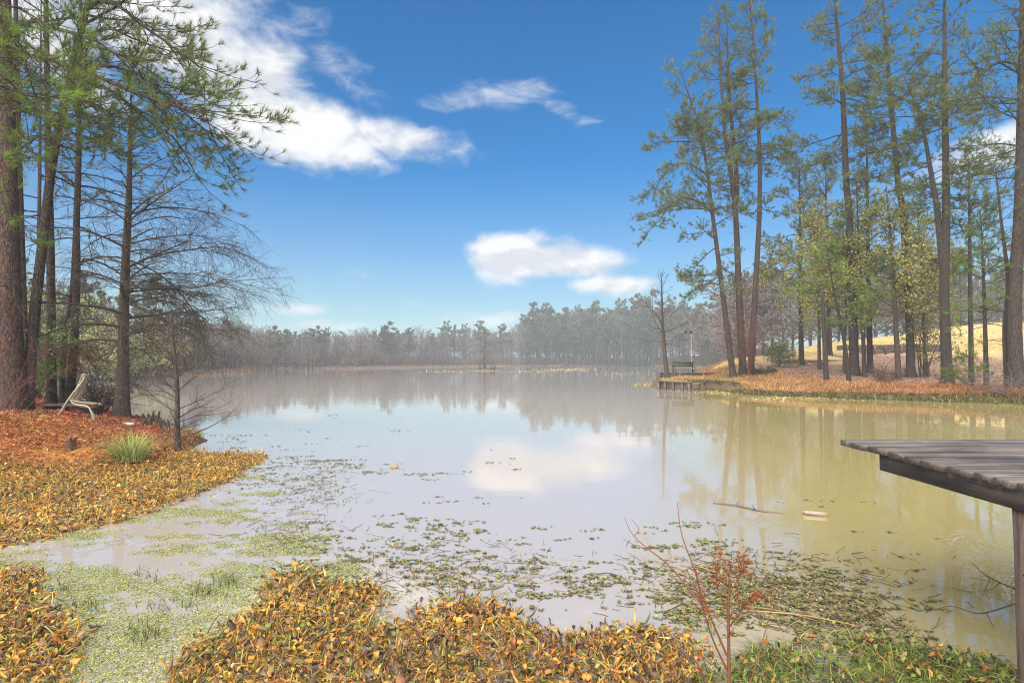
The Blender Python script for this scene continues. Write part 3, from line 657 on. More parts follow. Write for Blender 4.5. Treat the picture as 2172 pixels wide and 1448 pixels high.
pine('pine_tree', 'small leaning pine with fluffy bright green limbs over the orange grass', PL(34, [(1801, 811), (1790, 720), (1767, 609), (1755, 540)]), 8.2, .11, (3.2, 8.0), 30, 3.0, 42, GR, bark='pine_bark_grey', k=13, ln=.22, w=.016, cols=PINE_BRIGHT, elev=(-.25, .5), bias=(-.2, -.2),
     limbs=[(PL(34, [(1795, 690), (1840, 650), (1880, 620)], 33), .03), (PL(34, [(1780, 660), (1740, 640), (1700, 640)], 33), .03)])
pine('pine_tree', 'thin pine standing close behind the small leaning one', PL(36.5, [(1834, 791), (1828, 650), (1822, 558), (1818, 430)]), 13.0, .12, (6, 12.8), 32, 2.6, 43, GR, bark='pine_bark_grey', **RB)
pine('pine_tree', 'bushy green pine behind the trio, its crown low over the lawn edge', PL(47, [(1700, 775), (1698, 600), (1696, 400)]), 16.5, .2, (6.5, 16.2), 52, 4.0, 44, GR, bark='pine_bark_grey', k=13, ln=.30, w=.022, cols=PINE)
pine('pine_tree', 'grey green pine deeper in the grove behind the tall dark pine', PL(50, [(1760, 770), (1757, 600), (1752, 400)]), 17.5, .2, (6, 17), 50, 3.8, 45, GR, bark='pine_bark_grey', k=12, ln=.30, w=.022, cols=PINE_DULL)
# snag
rg = np.random.default_rng(5)
sn = thing('dead_snag', 'broken dead trunk without a top among the orange grass', 'dead tree', plant(PL(33, [(1753, 812)]))[0])
sp_ = smooth_line(plant(PL(33, [(1753, 813), (1748, 700), (1744, 626)])), 16)
MB().capped(sp_, taper([.15], [.10], 16)[0], 10).build('trunk', M['pine_bark_grey'], sn)
pp = grow(np.array([sp_[11], sp_[9], sp_[13]]), np.array([[1, 0, .3], [-1, -.2, .2], [.6, .2, .6]]), np.array([1.2, .7, .5]), 6, .3, .2, .2, rg)
for q_, r_ in zip(pp, (.03, .02, .02)): MB().tubes(q_, taper([r_], [.004], 6)[0], 5, BROWN).build('branch', M['twig'], sn)
YEL = [(.50, .42, .10), (.40, .42, .10), (.28, .35, .08), (.55, .42, .11), (.33, .38, .10)]
GY_ = 'yellow leaved trees on the right bank'
for k, (lab, line, D, r0, L, H0, sd, pr) in enumerate([
        ('yellow leaved tree with lichen spotted bark between two tall pines', [(1906, 797), (1898, 650), (1889, 499), (1880, 400)], 35.5, .16, 3.6, (3.6, 11), 51, .50),
        ('airy golden leaved tree in front of the tall dark pine', [(1790, 795), (1794, 650), (1800, 520), (1806, 440)], 39, .10, 3.6, (3.8, 11), 52, .62),
        ('yellow green tree on the left of the golden leaved one, deeper in the grove', [(1738, 785), (1736, 640), (1730, 500), (1728, 430)], 43, .12, 3.8, (4.2, 12.5), 53, .35),
        ('sparse yellow leaved tree just left of the double stemmed pine', [(1962, 790), (1958, 640), (1950, 500), (1945, 430)], 37, .09, 3.2, (3.5, 10.5), 54, .45)]):
    bare('yellow_tree', lab, PL(D, line), r0, 26, L, H0, sd, GY_, sub=(3.6, 5.0), e=(.3, 1.0), droop=.2, upturn=.2, flat=.3, hang=.8, tw=.007, profile='dome', flare=.5, fh=.3, cat='tree', bark='cypress_bark', leafs=dict(p=pr, l=.15, w=.11, c=YEL, n=3), wide=1.1)
bare('cypress_tree', 'slim bare cypress standing by the bench at the tip of the point', PL(44, [(1416, 806), (1409, 740), (1405, 680), (1403, 600), (1402, 575)]), .17, 30, 3.0, (2.6, 8.3), 55, GC, sub=(2.6, 4.0), e=(.15, 1.0), droop=.1, upturn=.35, flare=.7, fh=.3, tw=.006)
# ------------------------------------------------------------------ the dock
rg = np.random.default_rng(77)
DX, DZ = 2.73, 1.15
dk = thing('dock', 'weathered wooden plank dock jutting in from the right edge', 'dock', (DX + .6, 4.0, 0))
y = 4.75; k = 0; PW = [.115, .175, .20, .18, .13, .19, .20, .115, .12, .20, .14, .16, .19, .15, .18, .14]
while y > 1.3 and k < len(PW):
    wd = PW[k]; gap = .016 + rg.uniform(0, .016)
    x0 = DX + rg.normal(0, .005) + (.03 if k == 3 else 0)
    if k == 3: gap = .028
    b = MB(); n = 10; L = 8.6 - x0; xs = np.linspace(x0, 8.6, n + 1)
    zz = DZ - .022 + rg.normal(0, .0012) + (.006 if k < 3 else 0); h = .022
    pr = np.array([(-wd / 2, -h), (-wd / 2, h - .003), (-wd / 2 + .003, h), (wd / 2 - .003, h), (wd / 2, h - .003), (wd / 2, -h)])
    sag = rg.normal(0, .0012, n + 1); v = np.array([[x, y - wd / 2 + p[0] , zz + p[1] + sg] for x, sg in zip(xs, sag) for p in pr])
    m = len(pr); f = [[i * m + j, i * m + (j + 1) % m, (i + 1) * m + (j + 1) % m, (i + 1) * m + j] for i in range(n) for j in range(m)]
    b.add(v, f); e = [0, 1, 2, 3], [0, 3, 4, 5]; b.f[4].append(np.array([[0, 5, 4, 1], [1, 4, 3, 2]]))
    b.build('plank', M['dock'], dk, smooth=False)
    y -= wd + gap; k += 1
MB().box((DX + .065, 2.85, DZ - .104), (.038, 2.95, .112), 0, jit=.002).build('edge_beam', M['dock_dark'], dk, smooth=False)
MB().box((DX + 1.6, 2.9, DZ - .104), (.038, 2.95, .112), 0).build('joist', M['dock_dark'], dk, smooth=False)
for yy, xx in ((3.19, DX + .145), (3.19, DX + 1.7)):
    ph = np.linspace(-1.0, DZ - .168, 9); MB().capped(np.stack([xx + 0 * ph + rg.normal(0, .003, 9), yy + 0 * ph, ph], 1), np.full(9, .077) + rg.normal(0, .002, 9), 18).build('post', M['post'], dk)
MB().box((DX + .95, 3.19, DZ - .164), (1.4, .08, .006), 0).build('bearer', M['dock_dark'], dk, smooth=False)
MB().tubes(np.array([[DX + .09, 3.13, .66], [DX + .02, 3.10, .655]]), [.006, .006], 6, (.11, .055, .035)).build('nail', M['metal'], dk)

# ------------------------------------------------------------------ timber walls, bench, lamp pole on the right bank
def timber_wall(name, label, A, B, ztop, courses, ch, posts, group=None, postcol='timber_post', th=.14, cap=False, over=.06):
    A = np.array(A, float); B = np.array(B, float); d = B - A; L = np.hypot(*d[:2]); rz = math.atan2(d[1], d[0])
    c = (A + B) / 2; root = thing(name, label, 'retaining wall', (c[0], c[1], ztop - courses * ch), group)
    ex = np.array([math.cos(rz), math.sin(rz), 0]); ey = np.array([-math.sin(rz), math.cos(rz), 0])
    if ey[1] > 0: ey = -ey
    for j in range(courses):
        nb = max(1, int(L // 3.2)); cuts = np.sort(np.r_[0, (np.arange(1, nb) + rg.uniform(-.25, .25, nb - 1)) * L / nb, L])
        for a_, b_ in zip(cuts[:-1], cuts[1:]):
            o = A + ex * (a_ + b_) / 2; o[2] = ztop - ch * (j + .5)
            MB().box(o + ey * rg.normal(0, .008), (b_ - a_ - .012, th, ch - .012), rz, jit=.004).build('timber', M['timber'], root, smooth=False)
    for t in posts:
        o = A + ex * L * t + ey * (th / 2 + .065); o[2] = ztop - courses * ch / 2 - .08
        MB().box(o, (.13, .12, courses * ch + .2 + rg.uniform(0, .06)), rz, jit=.004).build('post', M[postcol], root, smooth=False)
    if cap:
        o = c.copy(); o[2] = ztop + .026
        MB().box(o + ey * over, (L + .1, .30, .05), rz, jit=.003).build('cap_board', M['timber'], root, smooth=False)
    return root
def G(px, D, dz=0.0):
    p = P(px, 768, D); return (p[0], D, gz1(p[0], D) + dz)
GW = 'timber retaining walls'
a = W(1398, 826); b = W(1466, 829.5); c = W(1497, 825)
timber_wall('retaining_wall', 'reddish timber bulkhead rising from the water at the tip of the point', (a[0], a[1], 0), (b[0], b[1], 0), .52, 4, .20, (.03, .25, .5, .78, .98), GW, 'timber', cap=True)
timber_wall('retaining_wall', 'short angled timber return at the right end of the water bulkhead', (b[0] + .1, b[1] + .1, 0), (c[0], c[1], 0), .50, 4, .20, (), GW)
u0 = G(1394, 46.5); u1 = G(1550, 46)
timber_wall('retaining_wall', 'long low timber edge behind the small cypress and under the bench', (u0[0], u0[1], 0), (u1[0], u1[1], 0), .92, 2, .17, (.3, .62), GW, 'timber', cap=True)
MB_ = thing('corner_post', 'grey square post at the left end of the long low timber edge', 'post', (u0[0] + .1, 46.3, 0))
MB().box((u0[0] + .1, 46.3, .40), (.16, .16, 1.02), .1).build('shaft', M['timber'], MB_, smooth=False); MB().box((u0[0] + .1, 46.3, .93), (.20, .20, .03), .1).build('cap', M['timber'], MB_, smooth=False)
l0 = P(1598, 763, 49); l1 = P(1800, 760, 47)
timber_wall('retaining_wall', 'lower timber wall along the golden lawn behind the tall trio', (l0[0], 49, 0), (l1[0], 47, 0), l0[2], 3, .17, (.02, .2, .4, .55, .8, .97), GW, 'timber')
h0 = P(1775, 736, 54); h1 = P(2000, 731, 51)
timber_wall('retaining_wall', 'upper timber wall with orange posts below the golden lawn', (h0[0], 54, 0), (h1[0], 51, 0), h0[2] + .18, 4, .17, (.1, .37, .47, .62, .80, .98), GW)
st = thing('timber_step', 'pair of timber blocks forming a step in front of the lower wall', 'step', (P(1712, 770, 47)[0], 47, P(1712, 773, 47)[2]))
for px, w_ in ((1703, .55), (1738, 1.1)):
    o = P(px, 767, 47.2 if px < 1720 else 46.9); MB().box((o[0], o[1], o[2] - .03), (w_, .5, .28 if px < 1720 else .16), -.05, jit=.006).build('block', M['timber_post' if px < 1720 else 'timber'], st, smooth=False)
# bench
bp_ = P(1450, 796, 46.9); bx, by = bp_[0], 46.9; bz = .72
bn = thing('bench', 'dark green wooden bench with slatted back facing the lake on the point', 'bench', (bx, by, bz))
for i in range(3): MB().box((bx, by + .16 + .02 * i, bz + 1.06 - .145 * i), (1.72, .035, .125), 0, jit=.002).build('back_slat', M['bench'], bn, smooth=False)
for i in range(3): MB().box((bx, by - .28 + .15 * i, bz + .47), (1.62, .13, .035), 0, jit=.002).build('seat_slat', M['bench'], bn, smooth=False)
for sx in (-1, 1):
    MB().box((bx + sx * .80, by + .235, bz + .53), (.10, .09, 1.16), 0).build('back_post', M['bench'], bn, smooth=False)
    MB().box((bx + sx * .74, by - .30, bz + .20), (.09, .09, .50), 0).build('leg', M['bench'], bn, smooth=False)
    MB().box((bx + sx * .80, by - .06, bz + .66), (.08, .58, .05), 0).build('arm_rest', M['bench'], bn, smooth=False)
# lamp pole
lp = P(1467, 785, 50.5); lpz = gz1(lp[0], 50.5)
po = thing('light_pole', 'thin pale pole behind the bench topped by a dark twin fixture', 'light pole', (lp[0], 50.5, lpz))
tz = P(1467, 706, 50.5)[2]
MB().capped(np.array([[lp[0], 50.5, lpz - .2], [lp[0], 50.5, tz]]), [.022, .018], 10, (.36, .36, .34)).build('pole', M['metal'], po)
MB().tubes(np.array([[[lp[0] - .5, 50.5, tz + .03], [lp[0] - .22, 50.5, tz - .06], [lp[0], 50.5, tz - .02], [lp[0] + .15, 50.5, tz + .04]]]), [[.03, .035, .035, .03]], 6, (.03, .03, .03)).build('arm', M['metal'], po)
for dx in (-.48, -.02): MB().capped(np.array([[lp[0] + dx - .09, 50.42, tz + .13], [lp[0] + dx, 50.5, tz + .05], [lp[0] + dx + .10, 50.55, tz + .02]]), [.10, .085, .04], 10, (.025, .025, .028)).build('lamp_head', M['metal'], po)

# ------------------------------------------------------------------ chair, platform, stone, stump and knees on the left bank
CH = 13.3
ch = thing('lounge_chair', 'tipped up tubular lounge chair with loose cream straps on the red leaves', 'chair', onground(165, CH))
def cp(px, py, dd=0.0): return P(px, py, CH + dd)
CREAM = (.42, .37, .27); OLV = (.30, .29, .17)
cz0 = gz1(*onground(122, CH)[:2])
for dd in (-.27, .27):
    top = cp(181, 796, dd * .45); foot = cp(121 + (8 if dd > 0 else 0), 880, dd); foot[2] = gz1(foot[0], foot[1]) - .02
    MB().capped(smooth_line([top, cp(172, 812, dd * .6), cp(150, 840, dd), foot], 16), np.full(16, .018), 8, CREAM).build('back_leg', M['chair'], ch)
    f2 = cp(201 + (5 if dd > 0 else 0), 888, dd); f2[2] = gz1(f2[0], f2[1]) - .02
    MB().capped(smooth_line([cp(148, 846, dd), cp(158, 857, dd), cp(178, 860, dd), cp(190, 866, dd), f2], 20), np.full(20, .018), 8, CREAM).build('front_leg', M['chair'], ch)
for i in range(9):
    o = -.24 + .06 * i; q_ = rg.normal(0, 2.0, 8)
    line = [cp(174 + i * 1.2, 797 + abs(q_[0]) * .8, o * .35), cp(167 + i * 1.6 + q_[1], 818, o * .5), cp(158 + i * 1.8 + q_[2], 836, o * .8), cp(153 + i * 1.2 + q_[3], 849 + (i - 4) * .6, o), cp(170 + q_[4] * .8, 857 + (i - 4) * 1.2, o), cp(192 + i * .4, 859 + (i - 4) * 1.3 + q_[6] * .6, o), cp(206 + i * 1.1, 855 + i * .5, o * .9), cp(211 + i * .2, 858 + q_[7] * .5, o * .5)]
    MB().capped(smooth_line(line, 26), np.full(26, .017), 6, CREAM if i % 3 else OLV).build('strap', M['chair'], ch)
MB().capped(smooth_line([cp(173, 798, -.13), cp(179, 794, 0), cp(186, 798, .13)], 8), np.full(8, .03), 8, CREAM).build('head_bar', M['chair'], ch)
MB().capped(smooth_line([cp(210, 856, -.24), cp(215, 858, 0), cp(211, 855, .24)], 10), np.full(10, .016), 8, CREAM).build('seat_bar', M['chair'], ch)
pf = onground(150, 15.2); pz = P(150, 858, 15.2)[2]
pl_ = thing('wooden_platform', 'low dark board platform on the ground behind the wire-frame chair', 'platform', (pf[0], pf[1], pf[2]))
for i in range(4): MB().box((pf[0] + .1, pf[1] - .33 + .2 * i, pz), (1.25, .185, .045), -.12, jit=.004).build('plank', M['dock_dark'], pl_, smooth=False)
for dx in (-.42, .55): MB().box((pf[0] + dx, pf[1], (pz + pf[2]) / 2 - .05), (.09, .75, max(pz - pf[2], .1) + .05), -.12).build('bearer', M['dock_dark'], pl_, smooth=False)
def rock(name, label, cat, c, size, colr, seed, mat='stone', rough=.12):
    r_ = np.random.default_rng(seed); nu, nv_ = 14, 9
    u = np.linspace(0, 2 * np.pi, nu, endpoint=False); v = np.linspace(-np.pi / 2, np.pi / 2, nv_)
    U, V = np.meshgrid(u, v); n = np.stack([np.cos(U) * np.cos(V), np.sin(U) * np.cos(V), np.sin(V)], -1)
    rad = 1 + rough * (np.sin(3 * U + seed) * np.cos(2 * V) + .7 * np.sin(5 * U + 2 * V + seed))[..., None] * np.cos(V)[..., None]
    n = np.sign(n) * np.abs(n) ** .75
    p = n * rad * np.array(size) / 2 + np.array(c); i = np.arange(nu * nv_).reshape(nv_, nu)
    f = np.stack([i[:-1], np.roll(i, -1, 1)[:-1], np.roll(i, -1, 1)[1:], i[1:]], -1).reshape(-1, 4)
    o = MB().add(p.reshape(-1, 3), f, colr).build(name, M[mat]); return tag(o, label, cat)
o = onground(277, 13.3); rock('stone', 'flat white stone on the leaves above the green grass clump', 'stone', (o[0], o[1], o[2] + .03), (.26, .15, .08), (.50, .48, .43), 3)
o = W(837, 992); rock('floating_block', 'pale brown block floating among dark weeds in open water', 'debris', (o[0], o[1], .015), (.14, .10, .06), (.32, .22, .13), 4)
# stump
o = onground(155, 10.3); smp = thing('stump', 'small dark rotten stump in the yellow leaves of the left bank', 'stump', o)
sb = MB(); hh = np.linspace(0, .17, 7); aa = np.arange(12) * np.pi / 6
ring = np.array([[[math.cos(t) * (.07 + .04 * math.exp(-h / .06)) * (1 + .2 * math.sin(4 * t)), math.sin(t) * (.07 + .04 * math.exp(-h / .06)), h + (.07 * math.sin(3 * t + 1) if j == 6 else 0)] for t in aa] for j, h in enumerate(hh)]) + o - np.array([0, 0, .03])
i = np.arange(84).reshape(7, 12); sb.add(ring.reshape(-1, 3), np.stack([i[:-1], np.roll(i, -1, 1)[:-1], np.roll(i, -1, 1)[1:], i[1:]], -1).reshape(-1, 4), (.11, .055, .035))
sb.add(np.vstack([ring[6], ring[6].mean(0) - [0, 0, .05]]), [[j, (j + 1) % 12, 12] for j in range(12)], (.04, .022, .015)); sb.build('wood', M['stone'], smp)
# knees
def knee(o, h, r, seed):
    r_ = np.random.default_rng(seed); ns = 8; z = np.linspace(0, 1, ns)
    line = np.stack([o[0] + np.cumsum(r_.normal(0, .010, ns)), o[1] + np.cumsum(r_.normal(0, .010, ns)), o[2] - .06 + z * h], 1)
    t = MB().capped(line, r * (1 - z ** 1.6 * .72) * (1 + .15 * r_.normal(0, 1, ns).clip(-1, 1)), 9, (.055, .040, .032)); return t
spots = [(318, 888, .22, .05), (327, 889, .30, .045), (333, 893, .26, .05), (339, 897, .34, .05), (346, 901, .22, .05), (352, 905, .20, .045), (358, 909, .22, .04), (362, 915, .18, .04), (305, 884, .16, .05), (296, 880, .14, .05), (320, 905, .20, .07), (309, 908, .18, .07), (337, 910, .16, .06), (312, 893, .15, .05)]
for k, (px, py, h, r_) in enumerate(spots):
    D = 1.62 * F / (py - 768); p = onground(px, D)
    tag(knee(p, h * 1.35, r_ * 1.3, 900 + k).build('cypress_knee', M['cypress_bark']), 'dark pointed cypress knee in the cluster by the shore right of the large cypress', 'cypress knee', 'cypress knees by the shore')
# ------------------------------------------------------------------ plants and litter of the near shore
rg = np.random.default_rng(123)
def inpoly(p, poly):
    poly = np.asarray(poly, float); r = np.zeros(len(p), bool)
    for k in range(len(poly)):
        a = poly[k]; b = poly[(k + 1) % len(poly)]
        c = (a[1] > p[:, 1]) != (b[1] > p[:, 1])
        with np.errstate(divide='ignore', invalid='ignore'): r ^= c & (p[:, 0] < (b[0] - a[0]) * (p[:, 1] - a[1]) / (b[1] - a[1]) + a[0])
    return r
def ground_poly(px): return np.array([W(x, y)[:2] for x, y in px])
def sample_poly(poly, per_m2, rgx=None):
    r_ = rgx or rg
    lo, hi = poly.min(0), poly.max(0); n = int((hi - lo).prod() * per_m2)
    p = r_.uniform(lo, hi, (n, 2)); return p[inpoly(p, poly)]
def edge_dist(p, poly):
    best = np.full(len(p), 1e9)
    for k in range(len(poly)):
        a = poly[k]; e = poly[(k + 1) % len(poly)] - a; t = np.clip(((p - a) @ e) / (e @ e + 1e-9), 0, 1)
        best = np.minimum(best, np.hypot(*(p - a - t[:, None] * e).T))
    return best
def scatter(mb, protos, pos, rz, tilt, sc, which, tint):
    """put copies of small meshes into one mesh: protos = list of (verts, {3:faces,4:faces}, cols)"""
    for k, (v, fs, c) in enumerate(protos):
        m = np.where(which == k)[0]
        if not len(m): continue
        cz, sz = np.cos(rz[m]), np.sin(rz[m]); ct, st_ = np.cos(tilt[m]), np.sin(tilt[m])
        x = v[None, :, 0] * ct[:, None] + v[None, :, 2] * st_[:, None]; z = -v[None, :, 0] * st_[:, None] + v[None, :, 2] * ct[:, None]; y = np.broadcast_to(v[None, :, 1], x.shape)
        X = np.stack([x * cz[:, None] - y * sz[:, None], x * sz[:, None] + y * cz[:, None], z], -1) * sc[m][:, None, None] + pos[m][:, None]
        cc = np.clip(c[None] * tint[m][:, None], 0, 1)
        n0 = mb.n; mb.v.append(X.reshape(-1, 3)); mb.c.append(cc.reshape(-1, 3)); mb.n += X.shape[0] * X.shape[1]
        off = (np.arange(len(m)) * len(v))[:, None, None]
        for kk, f in fs.items(): mb.f[kk].append((f[None] + off + n0).reshape(-1, kk))
# --- water hyacinth: bulbous stalk with a cupped, wilting blade
def hyacinth_leaf(seed, fancy=True):
    r_ = np.random.default_rng(seed); mb = MB()
    L = r_.uniform(.06, .17); bend = r_.uniform(.2, 1.3); n = 5; s = np.linspace(0, 1, n); a0 = r_.uniform(-.1, .6)
    ang = a0 + bend * s; st = np.stack([np.sin(ang), 0 * s + r_.normal(0, .12, n), np.cos(ang)], 1) * L / (n - 1)
    line = np.vstack([[0, 0, 0], np.cumsum(st, 0)[:-1]])
    bulb = r_.choice([.0, .5, 1.0]); rad = .0065 + .014 * bulb * np.exp(-((s - .4) / .25) ** 2); rad[-1] = .003
    yel = np.array([(.66, .42, .08), (.60, .33, .05), (.56, .42, .12), (.36, .34, .08), (.50, .20, .035), (.20, .12, .06)])[r_.integers(0, 6)]
    if seed % 4 == 3:                      # a bare stalk lying down, blade rotted off
        a_ = r_.uniform(0, 6.28); line = np.cumsum(np.vstack([[0, 0, .03], np.stack([np.cos(a_ + s * r_.normal(0, .8)), np.sin(a_ + s * r_.normal(0, .8)), .35 * np.sin(s * 3.1)], 1) * r_.uniform(.16, .30) / n]), 0)[:n]
        return mb.tubes(line, rad * .9, 6 if fancy else 4, yel * r_.uniform(.9, 1.1))
    mb.tubes(line, rad, 6 if fancy else 4, yel * r_.uniform(.9, 1.1))
    bl = r_.uniform(.045, .095); bw = bl * r_.uniform(.55, 1.0); cup = r_.uniform(-.5, .9); roll = r_.uniform(-.3, 1.6)
    nu, nv_ = (5, 5) if fancy else (4, 3)
    U, V = np.meshgrid(np.linspace(0, 1, nu), np.linspace(-1, 1, nv_))
    wd = bw * .5 * np.sin(np.clip(U * .82 + .16, 0, 1) * np.pi) ** .6 * np.where(U > .98, .25, 1)
    e = line[-1]; a1 = ang[-1] + r_.uniform(-.5, .5)
    lx = U * bl; curl = roll * U ** 1.5
    X = np.sin(a1 + curl) * lx; Z = np.cos(a1 + curl) * lx
    Y = V * wd * (1 - .25 * abs(cup)); lift = cup * (V ** 2) * wd * .9
    X = X - np.cos(a1 + curl) * lift; Z = Z + np.sin(a1 + curl) * lift
    pts = np.stack([X, Y + r_.normal(0, .003, Y.shape), Z], -1) + e
    bc = np.array([(.62, .31, .04), (.52, .19, .03), (.66, .42, .08), (.25, .21, .05), (.16, .10, .06), (.30, .15, .06), (.20, .24, .06), (.52, .30, .10)])[r_.choice(8, p=[.18, .12, .2, .12, .13, .09, .04, .12])]
    tipdark = np.clip((U - .55) * 2, 0, 1)[..., None] * (r_.random() < .45)
    cc = bc * (1 - tipdark) + np.array([.10, .065, .045]) * tipdark
    i = np.arange(nu * nv_).reshape(nv_, nu)
    mb.add(pts.reshape(-1, 3), np.stack([i[:-1, :-1], i[:-1, 1:], i[1:, 1:], i[1:, :-1]], -1).reshape(-1, 4), cc.reshape(-1, 3))
    return mb
def as_proto(mb): return (np.concatenate(mb.v), {k: np.concatenate(f) for k, f in mb.f.items() if f}, np.concatenate(mb.c))
fine_mb = [hyacinth_leaf(s) for s in range(40)]; fine = [as_proto(m) for m in fine_mb]
coarse = [as_proto(hyacinth_leaf(s + 100, False)) for s in range(40)]
def mat_points(px, per, thin=.5, clump=1.6, edge=.35, seed=1):
    poly = ground_poly(px); p = sample_poly(poly, per, np.random.default_rng(seed))
    d = edge_dist(p, poly); nz = wave2(p[:, 0], p[:, 1], clump, seed)
    return p[(np.minimum(d / edge, 1) * .9 + .35 * nz + rg.uniform(-.5, .5, len(p)) * .5) > thin]
MATS = [('rotting orange water hyacinth mat along the bottom centre of the shore', [(290, 1600), (330, 1400), (400, 1350), (480, 1310), (520, 1260), (600, 1200), (700, 1212), (810, 1240), (840, 1275), (790, 1330), (900, 1290), (1000, 1258), (1110, 1280), (1180, 1330), (1300, 1300), (1420, 1320), (1530, 1380), (1560, 1600)], 2300, fine, .30, 21),
        ('yellowing water hyacinth mat in the lower left corner', [(-120, 1195), (60, 1195), (130, 1230), (110, 1280), (200, 1300), (230, 1370), (190, 1410), (210, 1600), (-300, 1600)], 1800, fine, .36, 22),
        ('broad amber water hyacinth mat lying against the left bank', [(-260, 1000), (0, 985), (150, 1003), (300, 985), (395, 955), (500, 962), (572, 966), (520, 1005), (440, 1045), (330, 1090), (200, 1125), (60, 1155), (-260, 1200)], 1150, coarse, .15, 23)]
for lab, px, per, protos, thin, sd in MATS:
    p = mat_points(px, per, thin, 1.7, .35, sd); n = len(p)
    pos = np.concatenate([p, np.clip(gz(p[:, 0], p[:, 1]), 0, .12)[:, None] + rg.uniform(-.012, .030, (n, 1))], 1)
    rz = rg.uniform(0, 6.283, n); tl = rg.normal(1.0, .65, n); sc = rg.uniform(.30, .66, n) * (1.1 if protos is coarse else 1.0); wh = rg.integers(0, 40, n)
    tn = rg.uniform(.7, 1.15, (n, 1)) * (1 + rg.normal(0, .06, (n, 3)))
    tn = tn * (1.02 + .24 * wave2(p[:, 0], p[:, 1], 1.6, 4.)[:, None]) * np.where(rg.random((n, 1)) < .15, np.array([[.38, .36, .45]]), 1.0)
    root = thing('water_hyacinth_mat', lab, 'water plants', (p[:, 0].mean(), p[:, 1].mean(), 0), 'water hyacinth mats')
    pick = np.zeros(n, bool)
    if protos is fine:
        vis = np.abs(p[:, 0]) / p[:, 1] < .9; vis &= p[:, 1] > 3.2
        order = np.argsort(np.where(vis, p[:, 1], 99) - sc * .3); pick[order[:300]] = True
        me = [m.mesh('leaf') for m in fine_mb]
        for m_ in me: m_.materials.append(M['hyacinth'])
        for j in np.where(pick)[0]:
            o = bpy.data.objects.new('leaf', me[wh[j]]); col.objects.link(o); o.parent = root
            o.location = [float(x) for x in pos[j] - np.array(root.location)]; o.rotation_euler = (0, float(tl[j]), float(rz[j])); o.scale = (float(sc[j]),) * 3
    mb = MB(); k_ = ~pick; scatter(mb, protos, pos[k_], rz[k_], tl[k_], sc[k_], wh[k_], tn[k_]); tag(mb.build('leaves', M['hyacinth'], root), kind='stuff')
# --- small floating rosettes and drifting bits
def rosette(seed):
    r_ = np.random.default_rng(seed); mb = MB(); n = r_.integers(5, 9)
    for j in range(n):
        a = j * 2.4 + r_.normal(0, .3); l = r_.uniform(.008, .034); w = l * r_.uniform(.6, .9); up = r_.uniform(.1, .8)
        d = np.array([math.cos(a), math.sin(a), up]); s = np.array([-math.sin(a), math.cos(a), 0]); v = np.array([[0, 0, .002], *(d * l * .55 + s * w * .5,), *(d * l + np.array([0, 0, -.002]),), *(d * l * .55 - s * w * .5,)])
        c = np.array([(.26, .30, .09), (.18, .20, .07), (.38, .38, .15), (.13, .09, .055), (.34, .22, .10)])[r_.choice(5, p=[.3, .25, .2, .15, .1])]
        mb.add(v, [[0, 1, 2, 3]], c)
    return as_proto(mb)
ros = [rosette(s) for s in range(16)]
pts = []
def cloudlet(cx, cy, rx, ry, n, clump=5):
    n = int(n * .62); k = max(1, n // clump); c = np.stack([cx + rg.normal(0, rx * .5, k), cy + rg.normal(0, ry * .5, k)], 1)
    for q in c:
        if q[1] < 790: continue
        w = W(q[0], q[1])[:2]; m = rg.integers(1, clump * 2)
        e = np.cumsum(rg.normal(0, .018 + .003 * w[1], (m, 2)) * np.array([1.5, .6]), 0); pts.append(w + e)
for a_ in [(640, 985, 130, 26, 620, 6), (560, 1010, 110, 40, 420, 5), (760, 995, 120, 22, 220, 6), (640, 1040, 110, 50, 240, 4), (960, 1010, 140, 16, 70, 7), (1070, 985, 40, 14, 40, 6), (880, 1110, 60, 22, 190, 7), (960, 1130, 90, 45, 280, 6),
           (860, 1190, 260, 60, 800, 6), (1060, 1235, 260, 55, 650, 6), (1180, 1130, 45, 22, 50, 8), (1300, 1235, 160, 45, 300, 6), (1480, 1160, 120, 40, 240, 6), (1620, 1250, 230, 65, 2400, 8), (1760, 1310, 160, 55, 1200, 8), (1500, 1290, 120, 50, 420, 6), (1690, 1190, 60, 14, 90, 7), (1960, 1290, 60, 20, 60, 6), (1920, 1390, 90, 30, 120, 6), (700, 1170, 160, 60, 350, 5), (780, 920, 330, 45, 90, 4), (480, 930, 60, 22, 160, 5), (1000, 1060, 120, 20, 30, 5), (1130, 1060, 12, 6, 14, 7), (620, 1230, 120, 40, 300, 6), (1900, 1180, 160, 60, 40, 4), (1450, 1120, 60, 26, 60, 5), (1740, 1065, 100, 9, 40, 5)]: cloudlet(*a_)
p = np.concatenate(pts); p = p[(p[:, 1] > 2.6)]; p = p[lake_dist(p[:, 0], p[:, 1]) < .1]
n = len(p); far_s = 1 + np.clip((p[:, 1] - 8) * .05, 0, 1.2)
mb = MB(); scatter(mb, ros, np.concatenate([p, np.full((n, 1), .003)], 1), rg.uniform(0, 6.28, n), rg.normal(0, .12, n), rg.uniform(.45, 1.1, n) * far_s, rg.integers(0, 16, n), rg.uniform(.5, 1.1, (n, 1)) * (1 + rg.normal(0, .06, (n, 3))))
tag(mb.build('floating_weed', M['float_leaf']), 'small green rosettes and bits of weed drifting on the water', 'water weed', kind='stuff')
